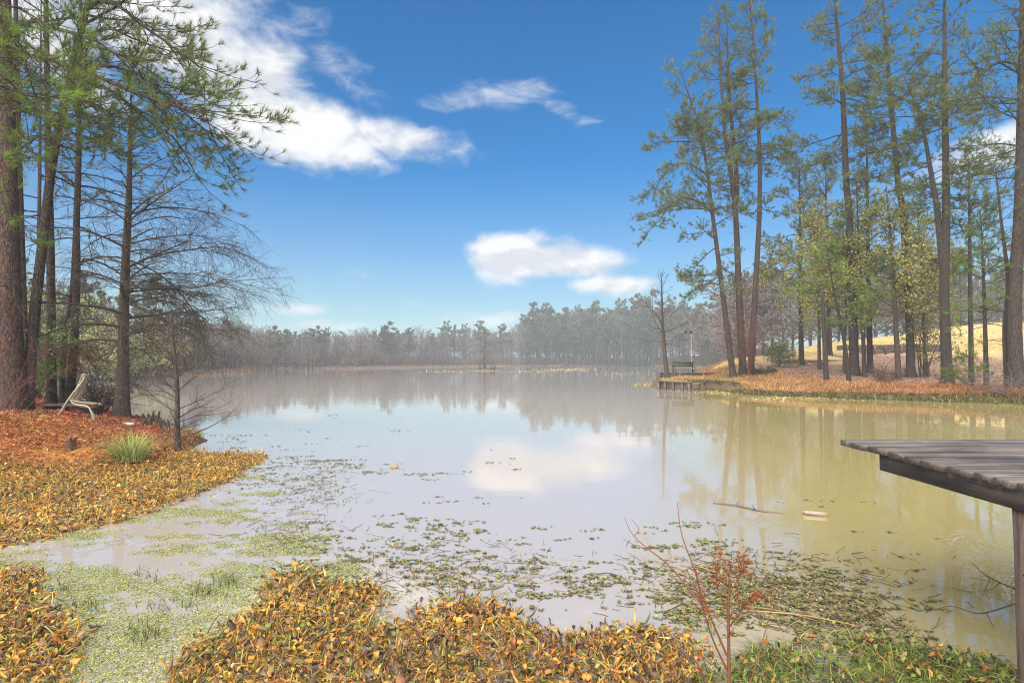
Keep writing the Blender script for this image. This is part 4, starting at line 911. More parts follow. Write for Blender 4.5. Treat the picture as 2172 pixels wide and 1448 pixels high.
# lily patches far out
mb = MB(); pp = []
for cx, cy, rx, ry, n in ((1200, 784, 60, 2.5, 260), (1130, 788, 80, 2, 90), (1370, 815, 26, 4, 260), (950, 788, 60, 2, 60), (1300, 792, 60, 4, 60), (1560, 832, 60, 4, 420), (1700, 845, 120, 4, 380), (1380, 800, 60, 10, 40)):
    q = np.stack([cx + rg.normal(0, rx * .5, n), cy + rg.normal(0, ry * .5, n)], 1); pp.append(np.array([W(a, max(b, 780))[:2] for a, b in q]))
p = np.concatenate(pp); p = p[lake_dist(p[:, 0], p[:, 1]) < 0]; n = len(p)
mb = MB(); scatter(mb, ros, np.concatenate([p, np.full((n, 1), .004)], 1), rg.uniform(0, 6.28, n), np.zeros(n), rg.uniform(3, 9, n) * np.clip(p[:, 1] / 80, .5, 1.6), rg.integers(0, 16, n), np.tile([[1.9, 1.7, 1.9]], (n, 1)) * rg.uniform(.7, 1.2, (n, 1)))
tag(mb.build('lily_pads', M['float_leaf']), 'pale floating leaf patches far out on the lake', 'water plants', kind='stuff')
# --- duckweed in the cove
poly = ground_poly([(-250, 1190), (60, 1150), (200, 1120), (440, 1050), (560, 990), (640, 1060), (760, 1180), (860, 1260), (820, 1330), (600, 1400), (420, 1600), (-400, 1600)])
p = sample_poly(poly, 13000, rg); d = edge_dist(p, poly); near = 1 - sst(p[:, 1], 3.6, 5.6); right = 1 - sst(p[:, 0], -1.9, -.5)
nz = wave2(p[:, 0] * 1.0, p[:, 1] * 2.4, 1.5, 3.) * .55 + wave2(p[:, 0], p[:, 1] * 1.7, 4.5, 1.) * .38 + wave2(p[:, 0], p[:, 1], 14, 2.) * .28
p = p[(nz + .60 * near + .40 * right - .66 + np.minimum(d, .3)) > rg.uniform(-.08, .34, len(p))]
p2 = sample_poly(ground_poly([(780, 1270), (1000, 1240), (1100, 1260), (900, 1340), (760, 1400), (700, 1360)]), 3500, rg); p2 = p2[wave2(p2[:, 0], p2[:, 1], 5, .5) > rg.uniform(-.6, .9, len(p2))]; p = np.concatenate([p, p2])
n = len(p); a = rg.uniform(0, 6.28, n); s = rg.uniform(.003, .0075, n); dx = np.stack([np.cos(a), np.sin(a)], 1) * s[:, None]; dy = np.stack([-np.sin(a), np.cos(a)], 1) * s[:, None] * .8
z = .002 + rg.uniform(0, .008, (n, 1)); tz_ = rg.normal(0, .0018, (n, 4))
v = np.stack([np.concatenate([p + e, z + tz_[:, j:j + 1]], 1) for j, e in enumerate((dx, dy, -dx, -dy))], 1).reshape(-1, 3)
cc = pal([(.36, .40, .09), (.46, .47, .14), (.26, .31, .06), (.42, .40, .12), (.16, .17, .05)], n, rg, .2)
tag(MB().add(v, np.arange(4 * n).reshape(-1, 4), np.repeat(cc, 4, 0)).build('duckweed', M['float_leaf']), 'pale green duckweed scum covering the cove on the lower left', 'duckweed', kind='stuff')
# --- grass
def blades(mb, p, h, w, cols, lean, r_, n=4, dirv=None):
    m = len(p); a = r_.uniform(0, 6.283, m); d = np.stack([np.cos(a), np.sin(a), np.zeros(m)], 1)
    if dirv is not None: d = dirv
    ln = np.abs(r_.normal(lean, .35, m)); s = np.linspace(0, 1, n)
    H = (h * r_.uniform(.6, 1.3, m))[:, None]
    off = d[:, None] * (H * (ln[:, None] * s ** 1.6))[..., None]; zz = H * (s - .42 * ln[:, None] * s ** 2.2)
    c = p[:, None] + off; c[:, :, 2] += np.maximum(zz, 0.004)
    sd = np.stack([-d[:, 1], d[:, 0], np.zeros(m)], 1)[:, None] * (w * (1 - s ** 1.5) * .5 + .0004)[None, :, None]
    v = np.stack([c - sd, c + sd], 2).reshape(m, -1, 3); i = np.arange(n - 1) * 2
    f = np.stack([i, i + 1, i + 3, i + 2], 1)[None] + (np.arange(m) * 2 * n)[:, None, None]
    mb.add(v.reshape(-1, 3), f.reshape(-1, 4), np.repeat(cols, 2 * n, 0))
def on_land(p): return np.concatenate([p, np.maximum(gz(p[:, 0], p[:, 1]), .0)[:, None]], 1)
GREEN = [(.13, .19, .03), (.18, .25, .045), (.09, .13, .025), (.28, .30, .08), (.34, .24, .09), (.08, .06, .03), (.05, .05, .025)]
mb = MB(); p = sample_poly(ground_poly([(1470, 1440), (1560, 1410), (1620, 1370), (1800, 1350), (1880, 1360), (2000, 1385), (2130, 1410), (2172, 1430), (2300, 1620), (1560, 1620)]), 2400, rg); p = p[wave2(p[:, 0], p[:, 1], 3.5) > rg.uniform(-1.1, .5, len(p))]
blades(mb, on_land(p) + [0, 0, .003], .11, .007, pal(GREEN, len(p), rg, .25), 1.5, rg); p = p[rg.random(len(p)) < .25]
leaves(mb, on_land(p) + [0, 0, .05], rg.normal(0, 1, (len(p), 3)) + [0, 0, .5], .045, .022, pal(GREEN + [(.50, .22, .05), (.42, .16, .05)], len(p), rg, .2), rg)
tag(mb.build('shore_grass', M['straw']), 'tangled green grass at the water edge in the lower right', 'grass', kind='stuff')
mb = MB()
for cx, cy, rx, ry, n in ((350, 1290, 60, 20, 60), (440, 1260, 40, 14, 60), (480, 1235, 30, 14, 70), (300, 1230, 60, 22, 40), (310, 1350, 50, 22, 70), (120, 1250, 80, 20, 60), (60, 1360, 60, 30, 60), (960, 1260, 30, 14, 16), (800, 1190, 120, 30, 40), (1100, 1200, 200, 40, 40), (180, 1290, 60, 20, 60), (560, 1130, 80, 40, 50), (690, 1060, 60, 40, 50), (1500, 1330, 60, 30, 60)):
    q = np.stack([cx + rg.normal(0, rx * .5, n), cy + rg.normal(0, ry * .5, n)], 1); p = np.array([W(*t) for t in q]); blades(mb, p, .075, .006, pal(GREEN[:3] + [(.10, .07, .04)], n, rg, .2), .7, rg)
for cx, cy, rx, ry, n in ((1650, 1250, 260, 80, 420), (1500, 1230, 160, 70, 200), (1000, 1220, 300, 60, 220), (1800, 1320, 160, 50, 200), (650, 1030, 130, 50, 220), (620, 1120, 130, 60, 160)):
    q = np.stack([cx + rg.normal(0, rx * .5, n), cy + rg.normal(0, ry * .5, n)], 1); p = np.array([W(*t) for t in q]); a_ = rg.uniform(0, 3.14, n); dd = np.stack([np.cos(a_), np.sin(a_), rg.uniform(0, .25, n)], 1)
    ll = grow(p, dd, rg.uniform(.05, .22, n), 4, .25, 0, .2, rg); ll[:, :, 2] = np.maximum(ll[:, :, 2], .004); mb.tubes(ll, np.full((n, 4), .0022), 3, pal([(.10, .07, .05), (.22, .15, .09), (.06, .045, .035), (.32, .24, .13)], n, rg, .2))
tag(mb.build('water_grass', M['straw']), 'thin tufts of green and brown blades standing in the weedy shallows', 'water grass', kind='stuff')
# sedge clump
c0 = onground(285, 10.15); sg = thing('grass_clump', 'bright green sedge clump among the orange leaves of the left bank', 'grass clump', c0)
p = np.concatenate([c0[:2] + rg.normal(0, .11, (420, 2)), np.full((420, 1), c0[2])], 1); mb = MB()
dv = np.concatenate([nrm(p[:, :2] - c0[:2]), np.zeros((420, 1))], 1); dv = nrm(dv + rg.normal(0, .3, (420, 3)) * [1, 1, 0])
blades(mb, p, .52, .010, pal([(.28, .36, .09), (.36, .44, .14), (.20, .27, .06), (.50, .48, .20)], 420, rg, .15), .75, rg, 7, dv); tag(mb.build('blades', M['straw'], sg), kind='stuff')
# --- leaf litter and straw
def litter(name, label, poly_xy, per, cols, size, zmin=.02, keep=None, straw=0.0, cat='fallen leaves', sw=.006, sl=.16):
    p = sample_poly(np.asarray(poly_xy, float), per, rg); d = lake_dist(p[:, 0], p[:, 1]); p = p[d > zmin]
    if keep is not None: p = p[keep(p)]
    g_ = on_land(p); n = len(g_); mb = MB()
    d3 = rg.normal(0, 1, (n, 3)) * [1, 1, .25]; leaves(mb, g_ + np.c_[np.zeros((n, 2)), rg.uniform(.005, .03, n)], d3, size * rg.uniform(.6, 1.3, n), size * .6 * rg.uniform(.6, 1.2, n), pal(cols, n, rg, .25), rg, .75)
    if straw:
        m = int(n * straw); g2 = g_[rg.integers(0, n, m)] + np.c_[rg.normal(0, .2, (m, 2)), np.full(m, .01)]
        d3 = nrm(rg.normal(0, 1, (m, 3)) * [1, 1, .2]); s3 = np.cross(d3, [0, 0, 1.]) * sw; t3 = g2 + d3 * sl; t3[:, 2] += .01
        mb.add(np.stack([g2 - s3, g2 + s3, t3], 1).reshape(-1, 3), np.arange(3 * m).reshape(-1, 3), np.repeat(pal(cols, m, rg, .2) * 1.2, 3, 0))
    return tag(mb.build(name, M['straw']), label, cat, kind='stuff')
REDS = [(.40, .085, .045), (.32, .065, .045), (.46, .13, .05), (.22, .06, .045), (.46, .19, .07), (.16, .07, .05), (.46, .28, .18)]
AMB = [(.55, .28, .06), (.52, .20, .05), (.45, .12, .05), (.60, .36, .10), (.25, .08, .04), (.40, .30, .10)]
litter('fallen_leaves', 'red brown fallen leaves carpeting the left bank', [(-34, 8), (-6.3, 8), (-6.3, 22), (-34, 34)], 300, REDS, .075, .12, lambda p: (p[:, 1] > 10.6 + .6 * wave2(p[:, 0], p[:, 1], 1.)) & (p[:, 0] / p[:, 1] > -1.2), .8)
litter('amber_leaves', 'amber leaves and dry grass on the near slope of the left bank', [(-15, 8), (-6.3, 8), (-6.3, 14), (-15, 14)], 420, AMB, .065, -.1, lambda p: (p[:, 1] < 11.8 + .8 * wave2(p[:, 0], p[:, 1], 1.)), 1.2)
mb = MB(); p = sample_poly(np.array([(-15, 8.5), (-6.3, 8.5), (-6.3, 15), (-15, 15)]), 260, rg); p = p[(lake_dist(p[:, 0], p[:, 1]) > .1) & (wave2(p[:, 0], p[:, 1], 1.1, 2.) > rg.uniform(-.2, 1.1, len(p)))]
blades(mb, on_land(p), .11, .008, pal([(.55, .36, .10), (.48, .33, .08), (.40, .26, .07), (.34, .32, .09)], len(p), rg, .2), .9, rg)
q = sample_poly(np.array([(-10.5, 11.5), (-7.2, 11.5), (-7.2, 15), (-10.5, 15)]), 240, rg); q = q[np.abs(lake_dist(q[:, 0], q[:, 1]) - .35) < .4]
blades(mb, on_land(q), .16, .008, pal([(.30, .28, .09), (.22, .20, .06), (.42, .32, .12), (.14, .10, .05)], len(q), rg, .2), .9, rg)
tag(mb.build('dry_grass', M['straw']), 'golden dry grass tufts on the left bank', 'grass', kind='stuff')
# right bank: orange dry grass, leaves, green fringe
RBP = np.array([(11, 40), (12.5, 33), (15, 28.6), (18.3, 27), (21.4, 23.8), (28, 19), (60, 30), (60, 60), (20, 60)])
litter('oak_leaves', 'pinkish brown fallen leaves covering the slope of the right bank', RBP, 26, [(.38, .23, .15), (.34, .19, .12), (.26, .14, .09), (.44, .30, .21), (.20, .12, .08)], .15, 2.0, lambda p: (p[:, 1] + .385 * p[:, 0] < 65.6) & ((p[:, 1] + .2857 * p[:, 0] < 54.6) | (p[:, 0] > 28.5)) & (p[:, 0] / p[:, 1] < 1.0))
mb = MB(); p = sample_poly(RBP, 130, rg); d = lake_dist(p[:, 0], p[:, 1]); nzz = wave2(p[:, 0], p[:, 1], .8, 1.)
p = p[(d > .7) & (d < 5.0 + nzz * 2.0) & (p[:, 0] / p[:, 1] < .95) & (nzz + rg.uniform(-.8, .8, len(p)) > -.7 + .12 * d)]
orange = sst(p[:, 0] + rg.normal(0, 1.2, len(p)), 17, 20)[:, None]
cc = pal([(.52, .30, .12), (.56, .37, .17), (.46, .24, .10)], len(p), rg, .2) * (1 - orange) + pal([(.42, .17, .07), (.36, .15, .06), (.46, .24, .10)], len(p), rg, .2) * orange
blades(mb, on_land(p), .38, .026, cc, 1.3, rg)
tag(mb.build('bank_grass', M['straw']), 'orange dry grass and pine straw draped over the right bank', 'grass', kind='stuff')
mb = MB(); p = sample_poly(RBP, 260, rg); d = lake_dist(p[:, 0], p[:, 1]); p = p[(d > -.25) & (d < .95) & (p[:, 0] / p[:, 1] < .95)]
blades(mb, on_land(p), .22, .03, pal([(.16, .16, .05), (.22, .21, .07), (.12, .11, .04), (.28, .22, .10), (.10, .07, .04)], len(p), rg, .2), 1.0, rg)
tag(mb.build('fringe_weed', M['straw']), 'olive green weeds along the waterline of the right bank', 'weeds', kind='stuff')
mb = MB(); p = sample_poly(np.array([(9.5, 36), (14.5, 36), (24, 62), (15, 62)]), 60, rg); p = p[(lake_dist(p[:, 0], p[:, 1]) > .4)]
blades(mb, on_land(p), .16, .02, pal([(.42, .34, .08), (.36, .33, .08), (.48, .34, .12)], len(p), rg, .15), .7, rg)
q = sample_poly(np.array([(19, 50), (60, 46), (95, 95), (30, 95)]), 30, rg); q = q[(q[:, 1] + .385 * q[:, 0] > 66.2) | ((q[:, 1] + .2857 * q[:, 0] > 55.3) & (q[:, 0] < 28))]
blades(mb, on_land(q), .12, .05, pal([(.56, .42, .17), (.50, .37, .14), (.60, .44, .20)], len(q), rg, .1), .8, rg)
tag(mb.build('lawn_grass', M['straw']), 'dormant golden lawn grass on the right hand hill and the point', 'grass', kind='stuff')
# ------------------------------------------------------------------ young rust coloured cypress and twigs in the foreground
rg = np.random.default_rng(321); RUST = (.20, .08, .042)
D0 = 2.95
def stem(pts, r0, r1, D, D1=None, n=14): return smooth_line(PL(D, pts, D1), n), taper([r0], [r1], n)[0]
sap = thing('cypress_sapling', 'young rust red sapling with bare stems at the lower right shore', 'sapling', onground(1545, D0))
base = P(1545, 1500, D0); ss = [stem([(1545, 1520), (1546, 1400), (1545, 1290), (1548, 1205)], .011, .004, D0, n=20),
    stem([(1542, 1390), (1500, 1290), (1470, 1200), (1445, 1130), (1437, 1066)], .006, .0015, D0, 3.1), stem([(1542, 1420), (1510, 1350), (1487, 1270), (1476, 1208)], .0055, .002, D0, 2.8),
    stem([(1500, 1295), (1420, 1200), (1370, 1160), (1338, 1128), (1325, 1096)], .005, .0016, D0, 3.3), stem([(1345, 1138), (1355, 1120), (1338, 1100)], .002, .001, 3.25), stem([(1380, 1165), (1345, 1155), (1320, 1140)], .002, .001, 3.25),
    stem([(1546, 1330), (1575, 1290), (1600, 1255)], .004, .0015, D0, 2.8), stem([(1546, 1300), (1520, 1240), (1528, 1180)], .004, .0015, D0), stem([(1547, 1260), (1572, 1215), (1580, 1190)], .003, .0012, D0), stem([(1585, 1470), (1620, 1350), (1640, 1270), (1645, 1230)], .0035, .001, D0, 3.1), stem([(1500, 1460), (1470, 1390), (1440, 1340)], .0035, .001, D0, 2.8)]
MB().capped(ss[0][0], ss[0][1], 9, RUST).build('trunk', M['twig'], sap)
for q, r_ in ss[1:]: MB().tubes(q, r_, 6, RUST if q[0][0] > 0 else BROWN).build('stem', M['twig'], sap)
mb = MB()
par = np.stack([smooth_line(q, 14) for q, _ in (ss[0], ss[2], ss[6], ss[7], ss[8])]); pr = np.full(par.shape[:2], .004)
b_, p, d, t, r = kids(par, pr, 26, .45, 1.0, .8, 0, rg); p3 = grow(p, d, rg.uniform(.02, .09, len(p)), 4, .1, .4, .3, rg); mb.tubes(p3, taper(np.full(len(p), .0014), .0007, 4), 3, RUST)
nn = np.repeat(p3[:, 2:], 5, 0).reshape(-1, 3); nn = nn[rg.random(len(nn)) < .8]; leaves(mb, nn + rg.normal(0, .004, nn.shape), rg.normal(0, 1, nn.shape), .014, .005, pal([(.40, .11, .03), (.30, .08, .03), (.48, .17, .06)], len(nn), rg, .2), rg, .2)
tag(mb.build('foliage', M['leaf'], sap), kind='stuff')
tw = thing('fallen_twig', 'dark forked twig reaching over the water left of the dock post', 'twig', W(2140, 1240))
for q, r_ in (stem([(2152, 1248), (2115, 1232), (2085, 1215), (2062, 1192)], .005, .0012, 3.15, 3.5), stem([(2120, 1236), (2100, 1250), (2075, 1252)], .003, .001, 3.25), stem([(2100, 1224), (2092, 1245), (2085, 1262)], .0025, .001, 3.3), stem([(2152, 1280), (2105, 1295), (2070, 1300), (2020, 1285), (1980, 1292)], .005, .001, 3.15, 3.4), stem([(2092, 1297), (2100, 1315), (2108, 1330)], .0025, .001, 3.2)):
    MB().tubes(q, r_, 5, (.05, .035, .028)).build('branch', M['twig'], tw)
# floating branch, plank and reeds
fb = thing('floating_branch', 'long grey branch floating under the reflections of the tall trio', 'branch', W(1580, 1080))
MB().tubes(smooth_line([W(1512, 1066, .01), W(1560, 1071, .02), W(1610, 1082, .012), W(1660, 1090, .0)], 14), taper([.008], [.015], 14)[0], 6, (.16, .13, .11)).build('wood', M['twig'], fb)
for a_, b_ in (((1560, 1071), (1568, 1062)), ((1600, 1080), (1596, 1070))): MB().tubes(smooth_line([W(*a_, .02), W(*b_, .05)], 5), taper([.008], [.003], 5)[0], 5, (.14, .11, .09)).build('twig', M['twig'], fb)
o = W(1728, 1092); fp = MB().box((o[0], o[1], .02), (.24, .08, .04), -.35, (.42, .32, .25), jit=.006).build('floating_plank', M['stone'], smooth=False); tag(fp, 'pale pinkish plank piece floating beside weeds in front of the dock', 'plank')
for k, (px, py, L, a_) in enumerate(((1700, 1310, .7, -.35), (1660, 1240, .35, .3), (1650, 1300, .5, -.5), (1120, 1225, .28, .4), (1290, 1220, .22, -.2), (950, 1215, .25, .1), (1480, 1205, .3, -.6), (800, 1290, .3, .5))):
    o = W(px, py, .012); e = np.array([math.cos(a_), math.sin(a_), 0]) * L / 2; c_ = [(.42, .30, .14), (.16, .11, .07), (.30, .20, .10)][k % 3]
    ln = smooth_line([o - e, o + [0, .03, .01], o + e], 8); nm = ['straw coloured reed lying across the weeds right of the rust red sapling', 'short dark stick among weeds below the floating plank', 'brown reed on the dark weeds at lower right', 'thin reed floating above the hyacinths right of centre', 'dark stick floating near the hyacinths right of the middle', 'brown reed floating just left of the centre', 'straw coloured reed floating behind the bare sapling stems', 'dark stick on the duckweed between the hyacinth heaps'][k]
    tag(MB().capped(ln, taper([.006], [.004], 8)[0], 6, c_).build('reed' if k % 3 != 1 else 'stick', M['straw']), nm, 'reed' if k % 3 != 1 else 'stick')
tag(MB().capped(smooth_line([onground(52, 12.2) + [0, 0, .02], onground(75, 12.1) + [0, 0, .05], onground(107, 11.9) + [0, 0, .02]], 8), taper([.016], [.008], 8)[0], 6, (.08, .05, .04)).build('stick', M['twig']), 'dark stick lying on the red leaves in front of the wire-frame chair', 'stick')
# ------------------------------------------------------------------ shrubs of both banks
def shrub(name, label, c, h, wd, n, cols, twig, seed, leaf=.06, per=30, group=None, cat='shrub', droop=.3, lw=.6, stems=None, up=.9, tw=.004, thick=1.0):
    r_ = np.random.default_rng(seed); root = thing(name, label, cat, c, group); c = np.array(c)
    a = r_.uniform(0, 6.28, n); d = np.stack([np.cos(a) * wd / h, np.sin(a) * wd / h, np.full(n, up)], 1); b0 = c + np.c_[r_.normal(0, wd * .15, (n, 2)), np.full(n, -.05)]
    P1 = grow(b0, d, h * r_.uniform(.6, 1.15, n), 8, droop, 0, .16, r_); R1 = taper(np.full(n, (.006 + .008 * h) * thick), tw, 8); mb = MB().tubes(P1, R1, 5, twig)
    b_, p, d, t, r = kids(P1, R1, 9, .2, 1, .8, .2, r_); P2 = grow(p, d, h * .35 * r_.uniform(.4, 1.1, len(p)), 5, droop, 0, .2, r_); R2 = taper(np.full(len(p), tw * 1.3), tw * .6, 5); mb.tubes(P2, R2, 4, twig)
    b_, p, d, t, r = kids(P2, R2, 4, .2, 1, .8, .2, r_); P3 = grow(p, d, h * .16 * r_.uniform(.4, 1.1, len(p)), 4, droop, 0, .2, r_); mb.tubes(P3, taper(np.full(len(p), tw * .8), tw * .5, 4), 3, twig)
    mb.build('stems', M['twig'], root)
    if cols:
        f = MB(); q = np.repeat(P3[:, 1:].reshape(-1, 3), max(1, per // 10), 0); q = q + r_.normal(0, leaf * .5, q.shape); leaves(f, q, r_.normal(0, 1, q.shape), leaf * r_.uniform(.6, 1.2, len(q)), leaf * lw, pal(cols, len(q), r_, .2), r_, .4); tag(f.build('foliage', M['leaf'], root), kind='stuff')
    return root
shrub('green_shrub', 'bright green leafy shrub between the trunks at the far left', onground(85, 20), 1.7, .8, 16, [(.17, .30, .06), (.22, .36, .08), (.12, .22, .05)], BROWN, 61, .09, 30)
shrub('green_shrub', 'green shrub cut off by the left edge behind the thick reddish trunk', onground(2, 15.5), 2.6, .9, 16, [(.14, .26, .05), (.18, .30, .07)], BROWN, 62, .09, 30)
shrub('dead_vine_bush', 'brown withered bush with small leaves between the chair and the large cypress', onground(212, 17.0), 1.35, .9, 26, [(.15, .085, .05), (.11, .06, .04), (.20, .12, .07)], (.07, .05, .04), 63, .05, 18)
v0 = thing('hanging_vine', 'tangle of brown dead vine hanging on the trunks behind the wire-frame chair', 'vine', onground(150, 16.4))
nv = 150; b0 = np.array([P(x, y, 16.6) for x, y in zip(np.clip(rg.normal(152, 22, nv), 106, 190), rg.uniform(722, 760, nv))]) + rg.normal(0, .12, (nv, 3)); q = grow(b0, rg.normal(0, 1, (nv, 3)) * [1, 1, .3] + [.35, 0, .1], rg.uniform(.4, 1.1, nv), 10, 1.6, -.3, .18, rg)
mb = MB().tubes(q, taper(np.full(nv, .006), .003, 10), 3, (.13, .075, .045)); mb.build('stems', M['twig'], v0)
f = MB(); qq = np.repeat(q[:, 3:].reshape(-1, 3), 3, 0); qq = qq + rg.normal(0, .03, qq.shape); leaves(f, qq, rg.normal(0, 1, qq.shape) + [0, 0, -.5], .05, .014, pal([(.22, .12, .06), (.16, .085, .05), (.26, .17, .08)], len(qq), rg, .2), rg, .2); tag(f.build('foliage', M['leaf'], v0), kind='stuff')
shrub('bare_shrub', 'thin red bare shoots in front of the thick reddish trunk', onground(20, 12.6), 1.9, .9, 12, None, (.20, .09, .07), 64, tw=.0016, thick=.28)
shrub('green_shrub', 'round green bush beside the tall trio on the right bank', onground(1650, 45), 2.5, 1.0, 12, [(.20, .25, .09), (.26, .28, .10), (.30, .28, .10)], BROWN, 65, .14, 20, tw=.008)
shrub('green_shrub', 'dark low bush in the orange grass right of the tall trio', onground(1622, 40), .7, .7, 14, [(.08, .09, .04), (.11, .11, .05)], BROWN, 66, .10, 20, tw=.006)
b = onground(2058, 27.4); pine('pine_seedling', 'small bright green pine seedling in front of the bright young pine', [b, b + [.1, 0, .8], b + [-.1, 0, 1.6]], 1.75, .03, (.25, 1.7), 16, 1.3, 67, k=16, ln=.2, w=.014, cols=PINE_BRIGHT, stubs=0, elev=(.1, .8), bias=(-.3, -.2))
shrub('bare_shrub', 'grey bare brush heap at the foot of the lichen barked pine', onground(1880, 31.5), 1.3, .9, 20, None, (.13, .09, .07), 68, tw=.007)
shrub('bare_shrub', 'red vine shoots climbing in front of the tall trio', onground(1588, 40.3), 4.2, .5, 12, None, (.17, .075, .055), 69, tw=.006, droop=.1, up=1.6, thick=.6)
shrub('bare_shrub', 'bare grey branches lying in front of the massive dark pine', onground(2140, 24.8), 1.6, 1.2, 16, None, (.16, .13, .11), 70, tw=.006, up=.5)
shrub('leafy_sapling', 'thin leafy sapling between the lichen barked pine and the double stemmed pine', onground(1963, 36), 4.4, 1.2, 8, [(.20, .20, .06), (.28, .25, .08)], BROWN, 71, .15, 20, tw=.007, up=1.5, droop=.1)
# ------------------------------------------------------------------ island cypress and the trees round the lake
o = W(1028, 786); isl = MB()
u = np.linspace(0, 6.283, 28, endpoint=False); rad = np.array([1.0, .72, .4, .05])
v = np.array([[o[0] + 4.2 * r_ * math.cos(t) * (1 + .2 * math.sin(3 * t)), o[1] + 2.6 * r_ * math.sin(t), -.05 + .38 * (1 - r_ ** 2)] for r_ in rad for t in u]); i = np.arange(112).reshape(4, 28)
it = isl.add(v, np.stack([i[:-1], np.roll(i, -1, 1)[:-1], np.roll(i, -1, 1)[1:], i[1:]], -1).reshape(-1, 4), (.16, .13, .06)).build('island', mg); tag(it, kind='structure')
bare('cypress_tree', 'lone bare cypress with swollen foot on the tiny island in the lake', [o + [0, 0, .2], o + [-.1, 0, 3], o + [0, 0, 6], o + [-.1, 0, 9.3]], .30, 34, 2.9, (1.6, 9.0), 81, GC, sub=(2.0, 2.6), e=(.1, .8), droop=.3, upturn=.3, flare=2.2, fh=.6, tw=.016, wide=1.4)
for k, dx in enumerate((-1.0, 1.3, 2.0)):
    tag(knee(o + np.array([dx, -.4, .15]), [1.2, .9, 1.3][k], .3, 950 + k).build('cypress_knee', M['cypress_bark']), ['dark cone of root left of the lone island cypress', 'dark stub of root just right of the lone island cypress', 'upright dark post like stub right of the island cypress'][k], 'cypress knee', 'cypress knees on the island')
FARP = dict(k=12, ln=.70, w=.26, stubs=4, bark='pine_bark_grey', cols=[(.17, .19, .11), (.20, .22, .12), (.24, .23, .14)], dens=.52, limb_fac=1.5)
def fpos(px, D): return onground(px, D)
def tall(px, top, D):
    b = fpos(px, D); return P(px, top, D)[2] - b[2]
GF = 'pines in the far treeline'; GB = 'bare trees in the far treeline'
pin = []; bar = []
for k, (px, D, c0_, n_, L_) in enumerate(((825, 225, 11, 30, 5.6), (945, 255, 12, 26, 4.8), (1130, 262, 7, 44, 5.6), (1265, 268, 9, 38, 5.2))):
    b = fpos(px, D); pin.append(pine('far_pine', 'x', [b, b + [.3, 0, 8], b + [0, 0, 18], b + [.2, 0, 21.5]], 22, .26, (c0_, 21.8), n_, L_, 200 + k, GF, **FARP)[0])
PINK = (.20, .155, .14)
for k, (px, D) in enumerate(((560, 135), (640, 150), (720, 178), (890, 225))):
    b = fpos(px, D); bar.append(bare('far_bare_tree', 'x', [b, b + [.2, 0, 4], b + [-.2, 0, 8], b + [.1, 0, 12.5]], .17, 24, 5.2, (2.2, 12.3), 220 + k, GB, sub=(1.9, 2.4), e=(.5, 1.15), droop=.1, upturn=.1, flat=.25, tw=.042, twig=(.31, .255, .235) if k % 2 else (.28, .25, .235), profile='dome', flare=.3, wide=1.8, cat='tree'))
ev = []
for k, (px, D) in enumerate(((1250, 262), (1225, 264))):
    b = fpos(px, D); ev.append(pine('far_evergreen', 'x', [b, b + [.1, 0, 3], b + [0, 0, 9], b + [0, 0, 11.5]], 12, .16, (.6, 11.8), 46, 3.4, 240 + k, 'low evergreens in the far treeline', cat='tree', **dict(FARP, dens=.5, stubs=0))[0])
def put(proto, H0, px, D, top, label, first, group=None, wide=1.0):
    s_ = max(tall(px, top, D), 3) / H0; b = fpos(px, D) - [0, 0, .1]
    if first is not None:
        first.location = [float(x) for x in b]; first.scale = (s_ * wide, s_ * wide, s_); first['label'] = label; return first
    return copy_tree(proto, b, rg.uniform(0, 6.28), (s_ * wide, s_ * wide, s_), label, group)
used = set()
def far(kind, px, D, top, label, group=None, wide=1.0):
    lst, H0 = {'p': (pin, 22), 'b': (bar, 13), 'e': (ev, 12)}[kind]
    j = int(rg.integers(len(lst))); f = None
    for q in range(len(lst)):
        if (kind, q) not in used: used.add((kind, q)); j = q; f = lst[q]; break
    o = put(lst[j], H0, px, D, top, label, f, group, wide)
    if group: o['group'] = group
    return o
